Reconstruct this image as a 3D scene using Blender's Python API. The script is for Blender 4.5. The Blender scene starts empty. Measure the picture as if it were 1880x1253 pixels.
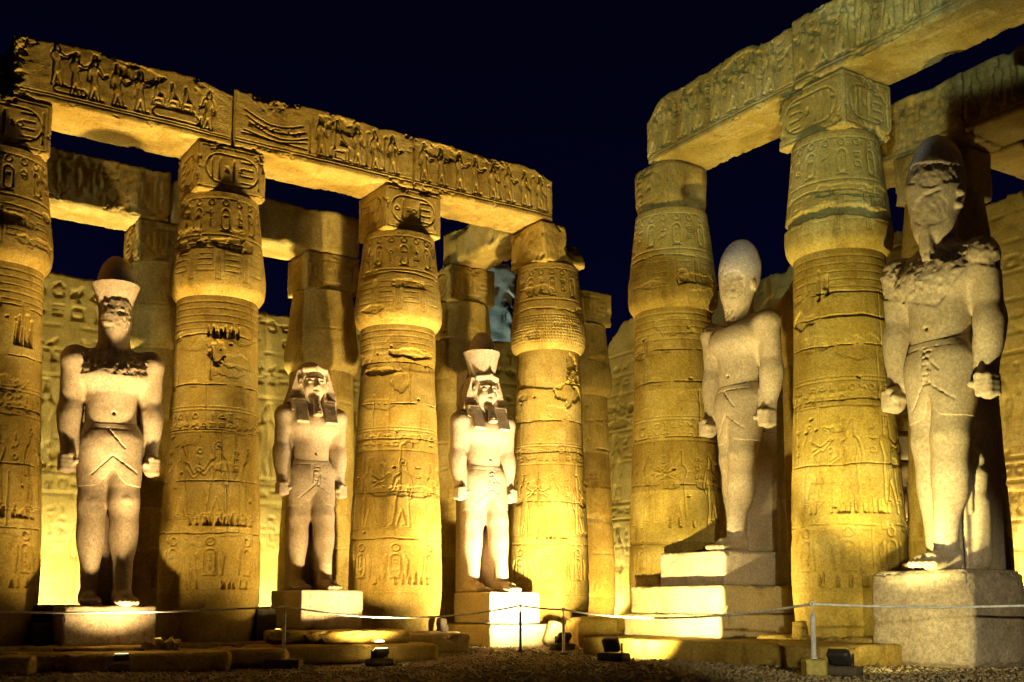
import bpy, math, random
import numpy as np
from mathutils import Vector, Matrix
D = bpy.data
SC = bpy.context.scene
COL = SC.collection
f32 = np.float32

# ------------------------------------------------------------------ camera
PITCH = 0.1124
cam_d = D.cameras.new('camera')
cam = D.objects.new('camera', cam_d); COL.objects.link(cam)
cam.location = (0, 0, 1.0)
cam.rotation_euler = (math.pi/2 + PITCH, 0, 0)
cam_d.sensor_width = 36.0
cam_d.lens = 36.0*2033.64/1880.0
cam_d.shift_y = (878.96-626.5)/1880.0
cam_d.clip_start = 0.1; cam_d.clip_end = 600
SC.camera = cam

# ------------------------------------------------------------------ night sky, exposure
w = D.worlds.new('World'); SC.world = w; w.use_nodes = True
nt = w.node_tree; nt.nodes.clear()
wo = nt.nodes.new('ShaderNodeOutputWorld'); bg = nt.nodes.new('ShaderNodeBackground')
tc = nt.nodes.new('ShaderNodeTexCoord'); sep = nt.nodes.new('ShaderNodeSeparateXYZ')
cr = nt.nodes.new('ShaderNodeValToRGB')
cr.color_ramp.elements[0].position = 0.05; cr.color_ramp.elements[0].color = (0.0014, 0.0018, 0.0135, 1)
cr.color_ramp.elements[1].position = 0.60; cr.color_ramp.elements[1].color = (0.0003, 0.0003, 0.0022, 1)
e = cr.color_ramp.elements.new(0.32); e.color = (0.0006, 0.0007, 0.0062, 1)
nt.links.new(tc.outputs['Generated'], sep.inputs[0]); nt.links.new(sep.outputs['Z'], cr.inputs[0])
nt.links.new(cr.outputs[0], bg.inputs['Color']); bg.inputs['Strength'].default_value = 1.0
nt.links.new(bg.outputs[0], wo.inputs[0])
SC.view_settings.view_transform = 'Standard'; SC.view_settings.look = 'None'
SC.view_settings.exposure = 0.42; SC.view_settings.gamma = 1.0
SC.render.engine = 'CYCLES'
SC.cycles.max_bounces = 6; SC.cycles.diffuse_bounces = 4

# ------------------------------------------------------------------ plan of the court (metres, camera height 1)
PHI = 0.59
LD = np.array([math.cos(PHI), math.sin(PHI)])        # along the left colonnade, away to the right
ND = np.array([math.sin(PHI), -math.cos(PHI)])       # towards the court (also along the right colonnade, coming nearer)
S = 4.8884
ANG = PHI
C2 = np.array([-7.078, 26.0]); C1 = C2-S*LD; C3 = C2+S*LD; C4 = np.array([1.046, 31.439])
R1 = np.array([4.02, 27.02]); R2 = np.array([6.852, 22.557]); R3 = R2 + ND*6.4
BD = 4.9
def back(p): return p - ND*BD
def side(p): return p + LD*BD
ZC = 11.83      # top of the abaci
ZA = 10.62      # bottom of the abaci
ZB = 8.12       # bottom of the buds

# ------------------------------------------------------------------ tags
def tag(o, label=None, cat=None, group=None, kind=None):
    if label: o['label'] = label
    if cat: o['category'] = cat
    if group: o['group'] = group
    if kind: o['kind'] = kind
    return o
def empty(name, loc, rz=0.0):
    o = D.objects.new(name, None); COL.objects.link(o)
    o.location = loc; o.rotation_euler = (0, 0, rz); o.empty_display_size = 0.3
    return o

# ------------------------------------------------------------------ numpy noise
def _hash(ix, iy, iz, seed):
    h = (ix.astype(np.int64)*374761393 + iy.astype(np.int64)*668265263 + iz.astype(np.int64)*2147483647 + seed*974634777) & 0xFFFFFFFF
    h = ((h ^ (h >> 13))*1274126177) & 0xFFFFFFFF
    h = (h ^ (h >> 16))
    h = (h*2246822519) & 0xFFFFFFFF
    h = h ^ (h >> 15)
    return ((h & 0xFFFF).astype(f32)/32767.5 - 1.0)
def vnoise(P, scale, seed=0):
    Q = np.asarray(P, dtype=np.float64)*scale + 137.31
    i = np.floor(Q).astype(np.int64); t = (Q-i); t = (t*t*(3-2*t)).astype(f32)
    x, y, z = i[..., 0], i[..., 1], i[..., 2]; tx, ty, tz = t[..., 0], t[..., 1], t[..., 2]
    def c(a, b, cc): return _hash(x+a, y+b, z+cc, seed)
    x00 = c(0,0,0)*(1-tx)+c(1,0,0)*tx; x10 = c(0,1,0)*(1-tx)+c(1,1,0)*tx
    x01 = c(0,0,1)*(1-tx)+c(1,0,1)*tx; x11 = c(0,1,1)*(1-tx)+c(1,1,1)*tx
    y0 = x00*(1-ty)+x10*ty; y1 = x01*(1-ty)+x11*ty
    return y0*(1-tz)+y1*tz
def fbm(P, scale, seed=0, octv=3, gain=0.5):
    a = 1.0; s = 0; tot = 0
    for k in range(octv):
        s = s + a*vnoise(P, scale*(2.03**k), seed+k*17); tot += a; a *= gain
    return s/tot
def sst(x, a, b):
    t = np.clip((x-a)/(b-a), 0, 1); return t*t*(3-2*t)

# ------------------------------------------------------------------ meshes
def mesh_obj(name, V, F, mat, parent=None, smooth=True):
    me = D.meshes.new(name)
    V = np.ascontiguousarray(V, dtype=f32).reshape(-1, 3); F = np.ascontiguousarray(F, dtype=np.int32)
    n = F.shape[1]
    me.vertices.add(len(V)); me.vertices.foreach_set('co', V.ravel())
    me.loops.add(F.size); me.loops.foreach_set('vertex_index', F.ravel())
    me.polygons.add(len(F)); me.polygons.foreach_set('loop_start', np.arange(0, F.size, n, dtype=np.int32))
    if smooth: me.polygons.foreach_set('use_smooth', np.ones(len(F), dtype=bool))
    me.update(calc_edges=True); me.validate()
    me.materials.append(mat)
    o = D.objects.new(name, me); COL.objects.link(o)
    if parent: o.parent = parent
    return o
def lathe(name, prof, mat, parent=None, n=20, axis_m=None, loc=(0,0,0), smooth=True):
    prof = np.array(prof, dtype=float); m = len(prof)
    th = np.linspace(0, 2*math.pi, n, endpoint=False)
    V = np.stack([prof[:, None, 0]*np.cos(th), prof[:, None, 0]*np.sin(th), prof[:, None, 1]+0*th], -1).reshape(-1, 3)
    F = []
    for j in range(m-1):
        for i in range(n):
            a = j*n+i; b = j*n+(i+1) % n
            F.append((a, b, b+n, a+n))
    if axis_m is not None: V = V @ np.array(axis_m).T
    V = V+np.array(loc)
    return mesh_obj(name, V, F, mat, parent, smooth)
def tube(name, pts, r, mat, parent=None, n=8, closed=False):
    pts = np.array(pts, float); m = len(pts)
    if closed: T = np.roll(pts, -1, 0)-np.roll(pts, 1, 0)
    else: T = np.gradient(pts, axis=0)
    T /= np.linalg.norm(T, axis=1)[:, None]
    up = np.array([0, 0, 1.0]); A = np.cross(T, up); bad = np.linalg.norm(A, axis=1) < 1e-3; A[bad] = (1, 0, 0)
    if closed and abs(T[:,1]).max() < 1e-6: A = np.tile(np.array([0., 1, 0]), (m, 1))
    A /= np.linalg.norm(A, axis=1)[:, None]; B = np.cross(T, A)
    th = np.linspace(0, 2*math.pi, n, endpoint=False)
    R = r if np.ndim(r) else np.full(m, r)
    V = pts[:, None, :]+np.asarray(R)[:, None, None]*(A[:, None, :]*np.cos(th)[None, :, None]+B[:, None, :]*np.sin(th)[None, :, None])
    V = V.reshape(-1, 3); F = []
    for j in range(m if closed else m-1):
        for i in range(n):
            a = j*n+i; b = j*n+(i+1) % n; k = n if j < m-1 else n-m*n
            F.append((a, b, b+k, a+k))
    return mesh_obj(name, V, F, mat, parent)

# ------------------------------------------------------------------ relief height maps (u across, z up)
class HM:
    def __init__(s, u0, u1, z0, z1, res):
        s.u0, s.u1, s.z0, s.z1 = u0, u1, z0, z1
        s.nu = max(2, int(round((u1-u0)/res))+1); s.nz = max(2, int(round((z1-z0)/res))+1)
        s.us = np.linspace(u0, u1, s.nu); s.zs = np.linspace(z0, z1, s.nz)
        s.H = np.zeros((s.nz, s.nu), f32); s.du = (u1-u0)/(s.nu-1); s.dz = (z1-z0)/(s.nz-1)
    def field(s, prims, pad):
        xs = []; zs = []
        for p in prims:
            if p[0] == 'o': xs += [p[1]-p[3], p[1]+p[3]]; zs += [p[2]-p[3], p[2]+p[3]]
            else: xs += [p[0], p[2]]; zs += [p[1], p[3]]; 
        i0 = int((min(xs)-pad-s.u0)/s.du); i1 = int((max(xs)+pad-s.u0)/s.du)+2
        j0 = int((min(zs)-pad-s.z0)/s.dz); j1 = int((max(zs)+pad-s.z0)/s.dz)+2
        i0 = max(i0, 0); j0 = max(j0, 0); i1 = min(i1, s.nu); j1 = min(j1, s.nz)
        if i1 <= i0 or j1 <= j0: return None
        U, Z = np.meshgrid(s.us[i0:i1], s.zs[j0:j1])
        Dm = np.full(U.shape, 9.0)
        for p in prims:
            if p[0] == 'o':
                d = np.abs(np.hypot(U-p[1], Z-p[2])-p[3])-p[4]
            else:
                ax, az, bx, bz, ra, rb = p
                ex, ez = bx-ax, bz-az; L2 = ex*ex+ez*ez+1e-9
                t = np.clip(((U-ax)*ex+(Z-az)*ez)/L2, 0, 1)
                d = np.hypot(U-ax-ex*t, Z-az-ez*t)-(ra+(rb-ra)*t)
            Dm = np.minimum(Dm, d)
        return (slice(j0, j1), slice(i0, i1)), Dm
    def engrave(s, prims, depth, soft=0.012):
        r = s.field(prims, 0.1)
        if r is None: return
        sl, Dm = r
        s.H[sl] -= (1.25*depth*(1-sst(Dm, -soft*0.4, soft))).astype(f32)
    def emboss(s, prims, up, trench, w=0.03):
        r = s.field(prims, 0.2)
        if r is None: return
        sl, Dm = r
        s.H[sl] += (up*(1-sst(Dm, -w*1.6, w*0.2))-trench*np.exp(-((Dm-w*0.3)/w)**2)).astype(f32)
    def hline(s, z, depth=0.015, wd=0.02, u0=None, u1=None, wav=0.0, seed=0):
        u0 = s.u0 if u0 is None else u0; u1 = s.u1 if u1 is None else u1
        off = 0
        if wav:
            P = np.stack([s.us, s.us*0+seed, s.us*0], -1); off = wav*fbm(P, 1.1, seed, 4, 0.6)
        d = np.abs(s.zs[:, None]-(z+off)) if not np.isscalar(off) else np.abs(s.zs[:, None]-z)+0*s.us[None]
        m = ((s.us >= u0) & (s.us <= u1))[None, :]
        s.H -= (depth*(1-sst(d, wd*0.4, wd))*m).astype(f32)
    def crack(s, z, seed, depth=0.06, wd=0.03, wav=0.10, lip=0.03):
        """a ragged bed joint: an open gap with spalled lips"""
        P = np.stack([s.us, s.us*0+z, s.us*0+seed*1.7], -1)
        off = wav*fbm(P, 0.9, seed, 4, 0.55)
        wv = wd*(0.6+1.1*np.clip(fbm(P, 2.3, seed+5, 3), -0.4, 1))
        d = s.zs[:, None]-(z+off)[None, :]
        g = depth*(1-sst(np.abs(d), wv*0.3, wv))
        lipw = (0.05+0.22*np.clip(fbm(P, 1.3, seed+9, 3)*1.6-0.1, 0, 1))[None, :]
        U, Z = np.meshgrid(s.us, s.zs)
        nn = fbm(np.stack([U, Z, U*0+seed], -1), 4.0, seed+3, 2)
        sp = lip*(1-sst(np.abs(d)-0.05*nn, lipw*0.75, lipw))*(lipw > 0.085)
        s.H -= np.maximum(g, sp).astype(f32)
    def vcrack(s, u, z0, z1, depth=0.03, wd=0.018, seed=0):
        P = np.stack([s.zs, s.zs*0+u, s.zs*0], -1); off = 0.03*fbm(P, 1.7, seed, 3)
        d = np.abs(s.us[None, :]-(u+off)[:, None]); m = ((s.zs > z0) & (s.zs < z1))[:, None]
        s.H -= (depth*(1-sst(d, wd*0.4, wd))*m).astype(f32)
    def patch(s, u, z, ru, rz, depth, seed, rough=0.012):
        """a spalled patch with an irregular sharp rim"""
        U, Z = np.meshgrid(s.us, s.zs)
        P = np.stack([U, Z, U*0+seed], -1)
        d = np.hypot((U-u)/ru, (Z-z)/rz)+0.75*fbm(P, 1.5/max(min(ru, rz), .25), seed, 5, .68)
        m = 1-sst(d, 0.92, 1.0)
        s.H -= (m*(depth+rough*fbm(P, 7, seed+4, 3, .7))).astype(f32)
    def fade(s, a):
        m = np.minimum(sst(s.us-s.u0, 0, a), sst(s.u1-s.us, 0, a))[None, :]*np.minimum(sst(s.zs-s.z0, 0, a), sst(s.z1-s.zs, 0, a))[:, None]
        s.H *= m.astype(f32)
    def sample(s, u, z):
        x = np.clip((u-s.u0)/s.du, 0, s.nu-1.001); y = np.clip((z-s.z0)/s.dz, 0, s.nz-1.001)
        i = x.astype(int); j = y.astype(int); fx = x-i; fy = y-j; H = s.H
        return (H[j, i]*(1-fx)+H[j, i+1]*fx)*(1-fy)+(H[j+1, i]*(1-fx)+H[j+1, i+1]*fx)*fy

def poly(pts, r): return [(pts[i][0], pts[i][1], pts[i+1][0], pts[i+1][1], r, r) for i in range(len(pts)-1)]
def xf(prims, cx, cz, sc, flip=1):
    out = []
    for p in prims:
        if p[0] == 'o': out.append(('o', cx+flip*sc*p[1], cz+sc*p[2], sc*p[3], max(sc*p[4], 0.006)))
        else: out.append((cx+flip*sc*p[0], cz+sc*p[1], cx+flip*sc*p[2], cz+sc*p[3], sc*p[4], sc*p[5]))
    return out
G = []   # small signs drawn in a unit cell centred on 0
t_ = 0.036
G.append([('o', 0, 0, .3, t_)])
G.append([('o', 0, .22, .16, t_)]+poly([(0, .05), (0, -.45)], t_)+poly([(-.25, 0), (.25, 0)], t_))
G.append([(0, -.45, 0, .2, .03, .10), (0, .2, .06, .42, .10, .03)])
G.append(poly([(-.4, 0), (-.27, .13), (-.13, -.05), (0, .13), (.13, -.05), (.27, .13), (.4, 0)], t_))
G.append([(-.2, -.05, .12, .05, .15, .12), (.12, .05, .18, .3, .07, .08), (.22, .3, .32, .26, .04, .01), (-.2, -.05, -.42, -.22, .08, .03)]+poly([(0, -.15), (0, -.42), (.12, -.42)], .03))
G.append([('o', -.02, .28, .10, .04), (0, .15, -.03, -.2, .10, .13), (-.03, -.25, .25, -.1, .08, .06), (.25, -.1, .22, -.4, .06, .04), (0, .1, .25, .12, .04, .03)])
G.append(poly([(-.35, -.2), (.35, -.2)], t_)+poly([(-.35, -.2), (-.2, .12), (.2, .12), (.35, -.2)], .035))
G.append(poly([(-.3, .25), (.3, .25), (.3, -.25), (-.3, -.25), (-.3, .25)], .04))
G.append(poly([(-.38, 0), (0, .16), (.38, 0), (0, -.14), (-.38, 0)], .04)+[('o', 0, .01, .06, .03)])
G.append(poly([(-.4, -.2), (-.2, .1), (0, -.1), (.2, .15), (.3, .35)], t_))
G.append(poly([(-.3, .2), (.3, .2)], t_)+poly([(-.3, 0), (.3, 0)], t_)+poly([(-.3, -.2), (.3, -.2)], t_))
G.append(poly([(-.35, .1), (-.3, -.15), (.3, -.15), (.35, .1), (-.35, .1)], .04))
G.append(poly([(0, -.45), (0, .3)], .04)+poly([(-.2, .42), (0, .3), (.22, .38)], .04)+poly([(-.12, -.45), (.12, -.45)], .04))
def cartouche(w, h, r=0.03):
    """upright name ring, w x h, centred"""
    a = w/2; b = h/2-w/2; n = 8
    top = [(a*math.cos(k*math.pi/n), b+a*math.sin(k*math.pi/n)) for k in range(n+1)]
    bot = [(-x, -z) for x, z in top]
    pts = top+bot+[top[0]]
    return poly(pts, r)+poly([(-a, -h/2-r*1.2), (a, -h/2-r*1.2)], r)
def rot90(prims): return [('o', -p[2], p[1], p[3], p[4]) if p[0] == 'o' else (-p[1], p[0], -p[3], p[2], p[4], p[5]) for p in prims]
def figure(kind=0, crown=1):
    """a standing profile figure 1 high, feet at 0, looking to +u"""
    P = [(.0, .80, .0, .84, .045, .045), (.0, .74, .0, .80, .028, .028),
         (-.07, .70, .07, .70, .035, .035), (-.02, .70, .0, .50, .085, .05),
         (0, .50, .01, .34, .06, .085), (-.02, .34, -.06, .05, .045, .024), (.04, .34, .10, .05, .045, .024),
         (-.07, .02, .0, .015, .016, .012), (.09, .02, .17, .015, .016, .012)]
    if kind == 0: P += [(.09, .69, .17, .56, .022, .018), (.17, .56, .26, .63, .018, .012), (-.09, .69, -.12, .54, .022, .018), (-.12, .54, -.11, .42, .018, .014)]
    if kind == 1: P += [(.09, .69, .19, .66, .022, .018), (.19, .66, .29, .76, .018, .012), (-.08, .68, .03, .60, .022, .018), (.03, .60, .22, .70, .018, .012)]
    if kind == 2: P += [(.09, .69, .13, .54, .022, .018), (.13, .54, .22, .48, .018, .012), (-.09, .69, -.12, .54, .022, .018), (-.12, .54, -.10, .42, .018, .014), (.24, .02, .24, .86, .008, .008), (.24, .86, .29, .89, .01, .01)]
    if crown == 1: P += [(-.005, .87, -.03, .97, .042, .016)]
    if crown == 2: P += [('o', 0, .92, .032, .014), (-.03, .78, -.04, .70, .03, .02)]
    if crown == 3: P += [(-.02, .87, -.02, .99, .014, .014), (.02, .87, .02, .99, .014, .014)]
    return P
def seated():
    return [(-.02, .70, -.02, .76, .06, .06), (-.03, .62, -.05, .36, .08, .07), (-.05, .30, .20, .32, .07, .055), (.20, .32, .20, .06, .045, .03), (.18, .02, .28, .02, .02, .015),
            (-.14, .24, -.14, .02, .03, .03), (-.14, .02, .08, .02, .02, .02), (-.14, .24, .1, .24, .02, .02), (.02, .56, .18, .42, .024, .02), (-.02, .82, -.05, .95, .05, .02)]
def glyph_row(h, rng, u0, u1, z0, z1, size, depth, cols=False, dens=0.9):
    u = u0+size*0.6
    while u < u1-size*0.4:
        z = z1-size*0.55
        while z > z0+size*0.35:
            if rng.random() < dens:
                h.engrave(xf(G[rng.randrange(len(G))], u, z, size, rng.choice((1, 1, -1))), depth, 0.014)
            z -= size*1.02
        if cols: h.engrave([(u+size*0.62, z0, u+size*0.62, z1, .006, .006)], depth*0.6, 0.014)
        u += size*(1.28 if cols else 1.05)

# ------------------------------------------------------------------ blocks of stone
def block(name, size, mat, parent=None, res=0.12, res3=None, rough=0.012, edge=0.05, chip=0.06, seed=1, reliefs=None, warp=None, matrix=None, nscale=1.6, big=0.0):
    """a cut stone centred on x,y with its bottom at z=0; reliefs: {('y',-1): HM(u=x, z)} etc."""
    sx, sy, sz = size
    rx, ry, rz = res3 if res3 else (res, res, res)
    nx, ny, nz = max(2, int(sx/rx)), max(2, int(sy/ry)), max(2, int(sz/rz))
    faces = []; base = 0; I = []
    def grid(a, b, fn):
        nonlocal base
        A, B = np.meshgrid(np.arange(a+1), np.arange(b+1)); ijk = fn(A, B)
        I.append(np.stack([np.broadcast_to(q, A.shape) for q in ijk], -1).reshape(-1, 3))
        k = np.arange((a+1)*(b+1)).reshape(b+1, a+1)+base; base += (a+1)*(b+1)
        return np.stack([k[:-1, :-1], k[:-1, 1:], k[1:, 1:], k[1:, :-1]], -1).reshape(-1, 4)
    faces.append(grid(nx, nz, lambda A, B: (A, 0*A, B)))
    faces.append(grid(nx, nz, lambda A, B: (A, 0*A+ny, B))[:, ::-1])
    faces.append(grid(ny, nz, lambda A, B: (0*A, A, B))[:, ::-1])
    faces.append(grid(ny, nz, lambda A, B: (0*A+nx, A, B)))
    faces.append(grid(nx, ny, lambda A, B: (A, B, 0*A))[:, ::-1])
    faces.append(grid(nx, ny, lambda A, B: (A, B, 0*A+nz)))
    I = np.concatenate(I); F = np.concatenate(faces)
    code = (I[:, 0]*(ny+1)+I[:, 1])*(nz+1)+I[:, 2]
    uq, idx, inv = np.unique(code, return_index=True, return_inverse=True)
    I = I[idx]; F = inv.reshape(-1)[F]
    h = np.array([sx, sy, sz])/2.0
    P = I/np.array([nx, ny, nz])*2*h-h
    r = min(edge, *(h*0.8))
    C = np.clip(P, -(h-r), h-r); N = P-C
    ln = np.linalg.norm(N, axis=1); flat = ln < 1e-9
    on = np.abs(np.abs(P)-h) < 1e-6
    # outward direction
    Nn = np.where(on, np.sign(P), 0.0)*1.0
    Nn += N/max(r, 1e-6)*0.999
    Nn /= np.linalg.norm(Nn, axis=1)[:, None]
    nl = np.maximum(ln, 1e-9)[:, None]
    lim = np.where(ln[:, None] > 0, N/nl*r, 0)
    Pr = C+lim
    W = P+np.array([seed*7.3, seed*3.1, 0.0])
    dist = h-np.abs(P); ds = np.sort(dist, axis=1)
    ed = ds[:, 1]                       # distance to the nearest edge
    disp = rough*fbm(W, nscale*2.2, seed, 4, .55)
    if big: disp = disp+big*fbm(W, nscale*.35, seed+71, 3, .5)
    if chip:
        n1 = fbm(W, nscale*1.1, seed+31, 5, .68)
        c = np.clip(n1*1.7-0.12, 0, 1)
        disp -= chip*2.2*c*np.exp(-(ed/(0.10+chip*2.5*c))**2)
        disp -= chip*0.35*np.exp(-(ed/0.05)**2)*(0.5+0.5*vnoise(W, 6, seed))
    if reliefs:
        for (ax, sg), hm in reliefs.items():
            a = 'xyz'.index(ax); m = on[:, a] & (np.sign(P[:, a]) == sg)
            m2 = m & (ed > 1e-6)
            if ax == 'y': u = P[:, 0]; z = P[:, 2]+h[2]
            elif ax == 'x': u = P[:, 1]; z = P[:, 2]+h[2]
            else: u = P[:, 0]; z = P[:, 1]
            disp[m2] += hm.sample(u[m2], z[m2])*sst(ed[m2], 0.0, 0.06)
    V = Pr+Nn*disp[:, None]
    V[:, 2] += h[2]
    if warp: V = warp(V)
    if matrix is not None:
        M = np.array(matrix); V = V@M[:3, :3].T+M[:3, 3]
    return mesh_obj(name, V, F, mat, parent)

# ------------------------------------------------------------------ signed distance sculpting
class SDF:
    def __init__(s, lo, hi, vox):
        s.lo = np.array(lo, float); s.vox = vox
        s.n = (np.ceil((np.array(hi)-s.lo)/vox)+1).astype(int)
        s.ax = [s.lo[k]+vox*np.arange(s.n[k]) for k in range(3)]
        s.V = np.full(s.n, 0.2, f32)
    def _sl(s, lo, hi, pad):
        o = []
        for k in range(3):
            a = max(0, int((lo[k]-pad-s.lo[k])/s.vox)); b = min(s.n[k], int((hi[k]+pad-s.lo[k])/s.vox)+2)
            o.append(slice(a, max(a, b)))
        X = s.ax[0][o[0]][:, None, None]; Y = s.ax[1][o[1]][None, :, None]; Z = s.ax[2][o[2]][None, None, :]
        return tuple(o), X, Y, Z
    def _put(s, sl, d, k, sub):
        a = s.V[sl]; d = d.astype(f32)
        if sub:
            if k > 0:
                h = np.clip(0.5-0.5*(a+d)/k, 0, 1); s.V[sl] = a*(1-h)-d*h+k*h*(1-h)
            else: s.V[sl] = np.maximum(a, -d)
        else:
            if k > 0:
                h = np.clip(0.5+0.5*(a-d)/k, 0, 1); s.V[sl] = a*(1-h)+d*h-k*h*(1-h)
            else: s.V[sl] = np.minimum(a, d)
    def cone(s, a, b, ra, rb, k=0.02, sub=False, sq=(1, 1, 1)):
        a = np.array(a, float); b = np.array(b, float); r = max(ra, rb)*max(1, 1/min(sq))
        sl, X, Y, Z = s._sl(np.minimum(a, b)-r, np.maximum(a, b)+r, k+.06)
        e = b-a; L2 = (e*e).sum()+1e-12
        t = np.clip(((X-a[0])*e[0]+(Y-a[1])*e[1]+(Z-a[2])*e[2])/L2, 0, 1)
        dx = (X-a[0]-e[0]*t)*sq[0]; dy = (Y-a[1]-e[1]*t)*sq[1]; dz = (Z-a[2]-e[2]*t)*sq[2]
        s._put(sl, np.sqrt(dx*dx+dy*dy+dz*dz)-(ra+(rb-ra)*t), k, sub)
    def ell(s, c, r, k=0.02, sub=False):
        c = np.array(c, float); r = np.array(r, float)
        sl, X, Y, Z = s._sl(c-r, c+r, k+.06)
        q = np.sqrt(((X-c[0])/r[0])**2+((Y-c[1])/r[1])**2+((Z-c[2])/r[2])**2)
        q2 = np.sqrt(((X-c[0])/r[0]**2)**2+((Y-c[1])/r[1]**2)**2+((Z-c[2])/r[2]**2)**2)+1e-9
        s._put(sl, q*(q-1)/q2, k, sub)
    def box(s, c, h, rr=0.01, k=0.0, sub=False, R=None):
        c = np.array(c, float); h = np.array(h, float); m = np.linalg.norm(h) if R is not None else 0
        ext = np.maximum(h, m)
        sl, X, Y, Z = s._sl(c-ext, c+ext, k+.05)
        dx, dy, dz = X-c[0], Y-c[1], Z-c[2]
        if R is not None:
            dx, dy, dz = (R[0][0]*dx+R[0][1]*dy+R[0][2]*dz, R[1][0]*dx+R[1][1]*dy+R[1][2]*dz, R[2][0]*dx+R[2][1]*dy+R[2][2]*dz)
        qx, qy, qz = np.abs(dx)-h[0]+rr, np.abs(dy)-h[1]+rr, np.abs(dz)-h[2]+rr
        d = np.sqrt(np.maximum(qx, 0)**2+np.maximum(qy, 0)**2+np.maximum(qz, 0)**2)+np.minimum(np.maximum(qx, np.maximum(qy, qz)), 0)-rr
        s._put(sl, d, k, sub)
    def clip_z(s, z0=None, z1=None, slope=0.0):
        Z = s.ax[2][None, None, :]; Y = s.ax[1][None, :, None]
        if z0 is not None: s.V = np.maximum(s.V, ((z0+slope*Y)-Z).astype(f32))
        if z1 is not None: s.V = np.maximum(s.V, (Z-z1+0*Y).astype(f32))
    def coords(s):
        X, Y, Z = np.meshgrid(*s.ax, indexing='ij'); return np.stack([X, Y, Z], -1)
    def rough(s, lo, hi, maskf, amp, scale, seed):
        sl, X, Y, Z = s._sl(np.array(lo), np.array(hi), 0.0)
        X, Y, Z = np.broadcast_arrays(X, Y, Z)
        near = np.abs(s.V[sl]) < amp*2.5+s.vox*2
        P = np.stack([X[near], Y[near], Z[near]], -1)
        n = fbm(P, scale, seed, 4, .65)
        m = maskf(P)
        v = s.V[sl]; vv = v[near]+((n*amp*1.25+amp*0.55)*m).astype(f32); v[near] = vv; s.V[sl] = v
    def mesh(s):
        V = s.V; ins = V < 0; n = s.n
        c = [ins[i:n[0]-1+i, j:n[1]-1+j, k:n[2]-1+k] for i in (0, 1) for j in (0, 1) for k in (0, 1)]
        cnt = sum(x.astype(np.int8) for x in c); act = (cnt > 0) & (cnt < 8)
        idx = np.full(act.shape, -1, np.int64); A = np.argwhere(act); idx[act] = np.arange(len(A))
        acc = np.zeros((len(A), 3)); num = np.zeros(len(A))
        x, y, z = A.T
        corners = [(i, j, k) for i in (0, 1) for j in (0, 1) for k in (0, 1)]
        vals = {q: V[x+q[0], y+q[1], z+q[2]].astype(float) for q in corners}
        for q in corners:
            for a in range(3):
                if q[a] == 0:
                    q2 = list(q); q2[a] = 1; q2 = tuple(q2); v0 = vals[q]; v1 = vals[q2]
                    m = (v0 < 0) != (v1 < 0)
                    t = np.where(m, v0/np.where(np.abs(v0-v1) < 1e-12, 1e-12, v0-v1), 0)
                    p = np.array(q, float)[None, :].repeat(len(A), 0); p[:, a] += t
                    acc[m] += p[m]; num[m] += 1
        P = s.lo+s.vox*(A+acc/np.maximum(num, 1)[:, None])
        Fs = []
        for a in range(3):
            b, cc = (a+1) % 3, (a+2) % 3
            s0 = [slice(1, n[q]-1) for q in range(3)]; s0[a] = slice(0, n[a]-1)
            s1 = list(s0); s1[a] = slice(1, n[a])
            i0 = ins[tuple(s0)]; i1 = ins[tuple(s1)]
            E_ = np.argwhere(i0 != i1); flip = i0[tuple(E_.T)]
            off = np.array([1, 1, 1]); off[a] = 0; E_ = E_+off
            def g(db, dc):
                Q = E_.copy(); Q[:, b] -= db; Q[:, cc] -= dc; return idx[Q[:, 0], Q[:, 1], Q[:, 2]]
            q = np.stack([g(1, 1), g(0, 1), g(0, 0), g(1, 0)], -1)
            q[~flip] = q[~flip][:, ::-1]; Fs.append(q)
        F = np.concatenate(Fs); F = F[(F >= 0).all(1)]
        return P, F

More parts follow.
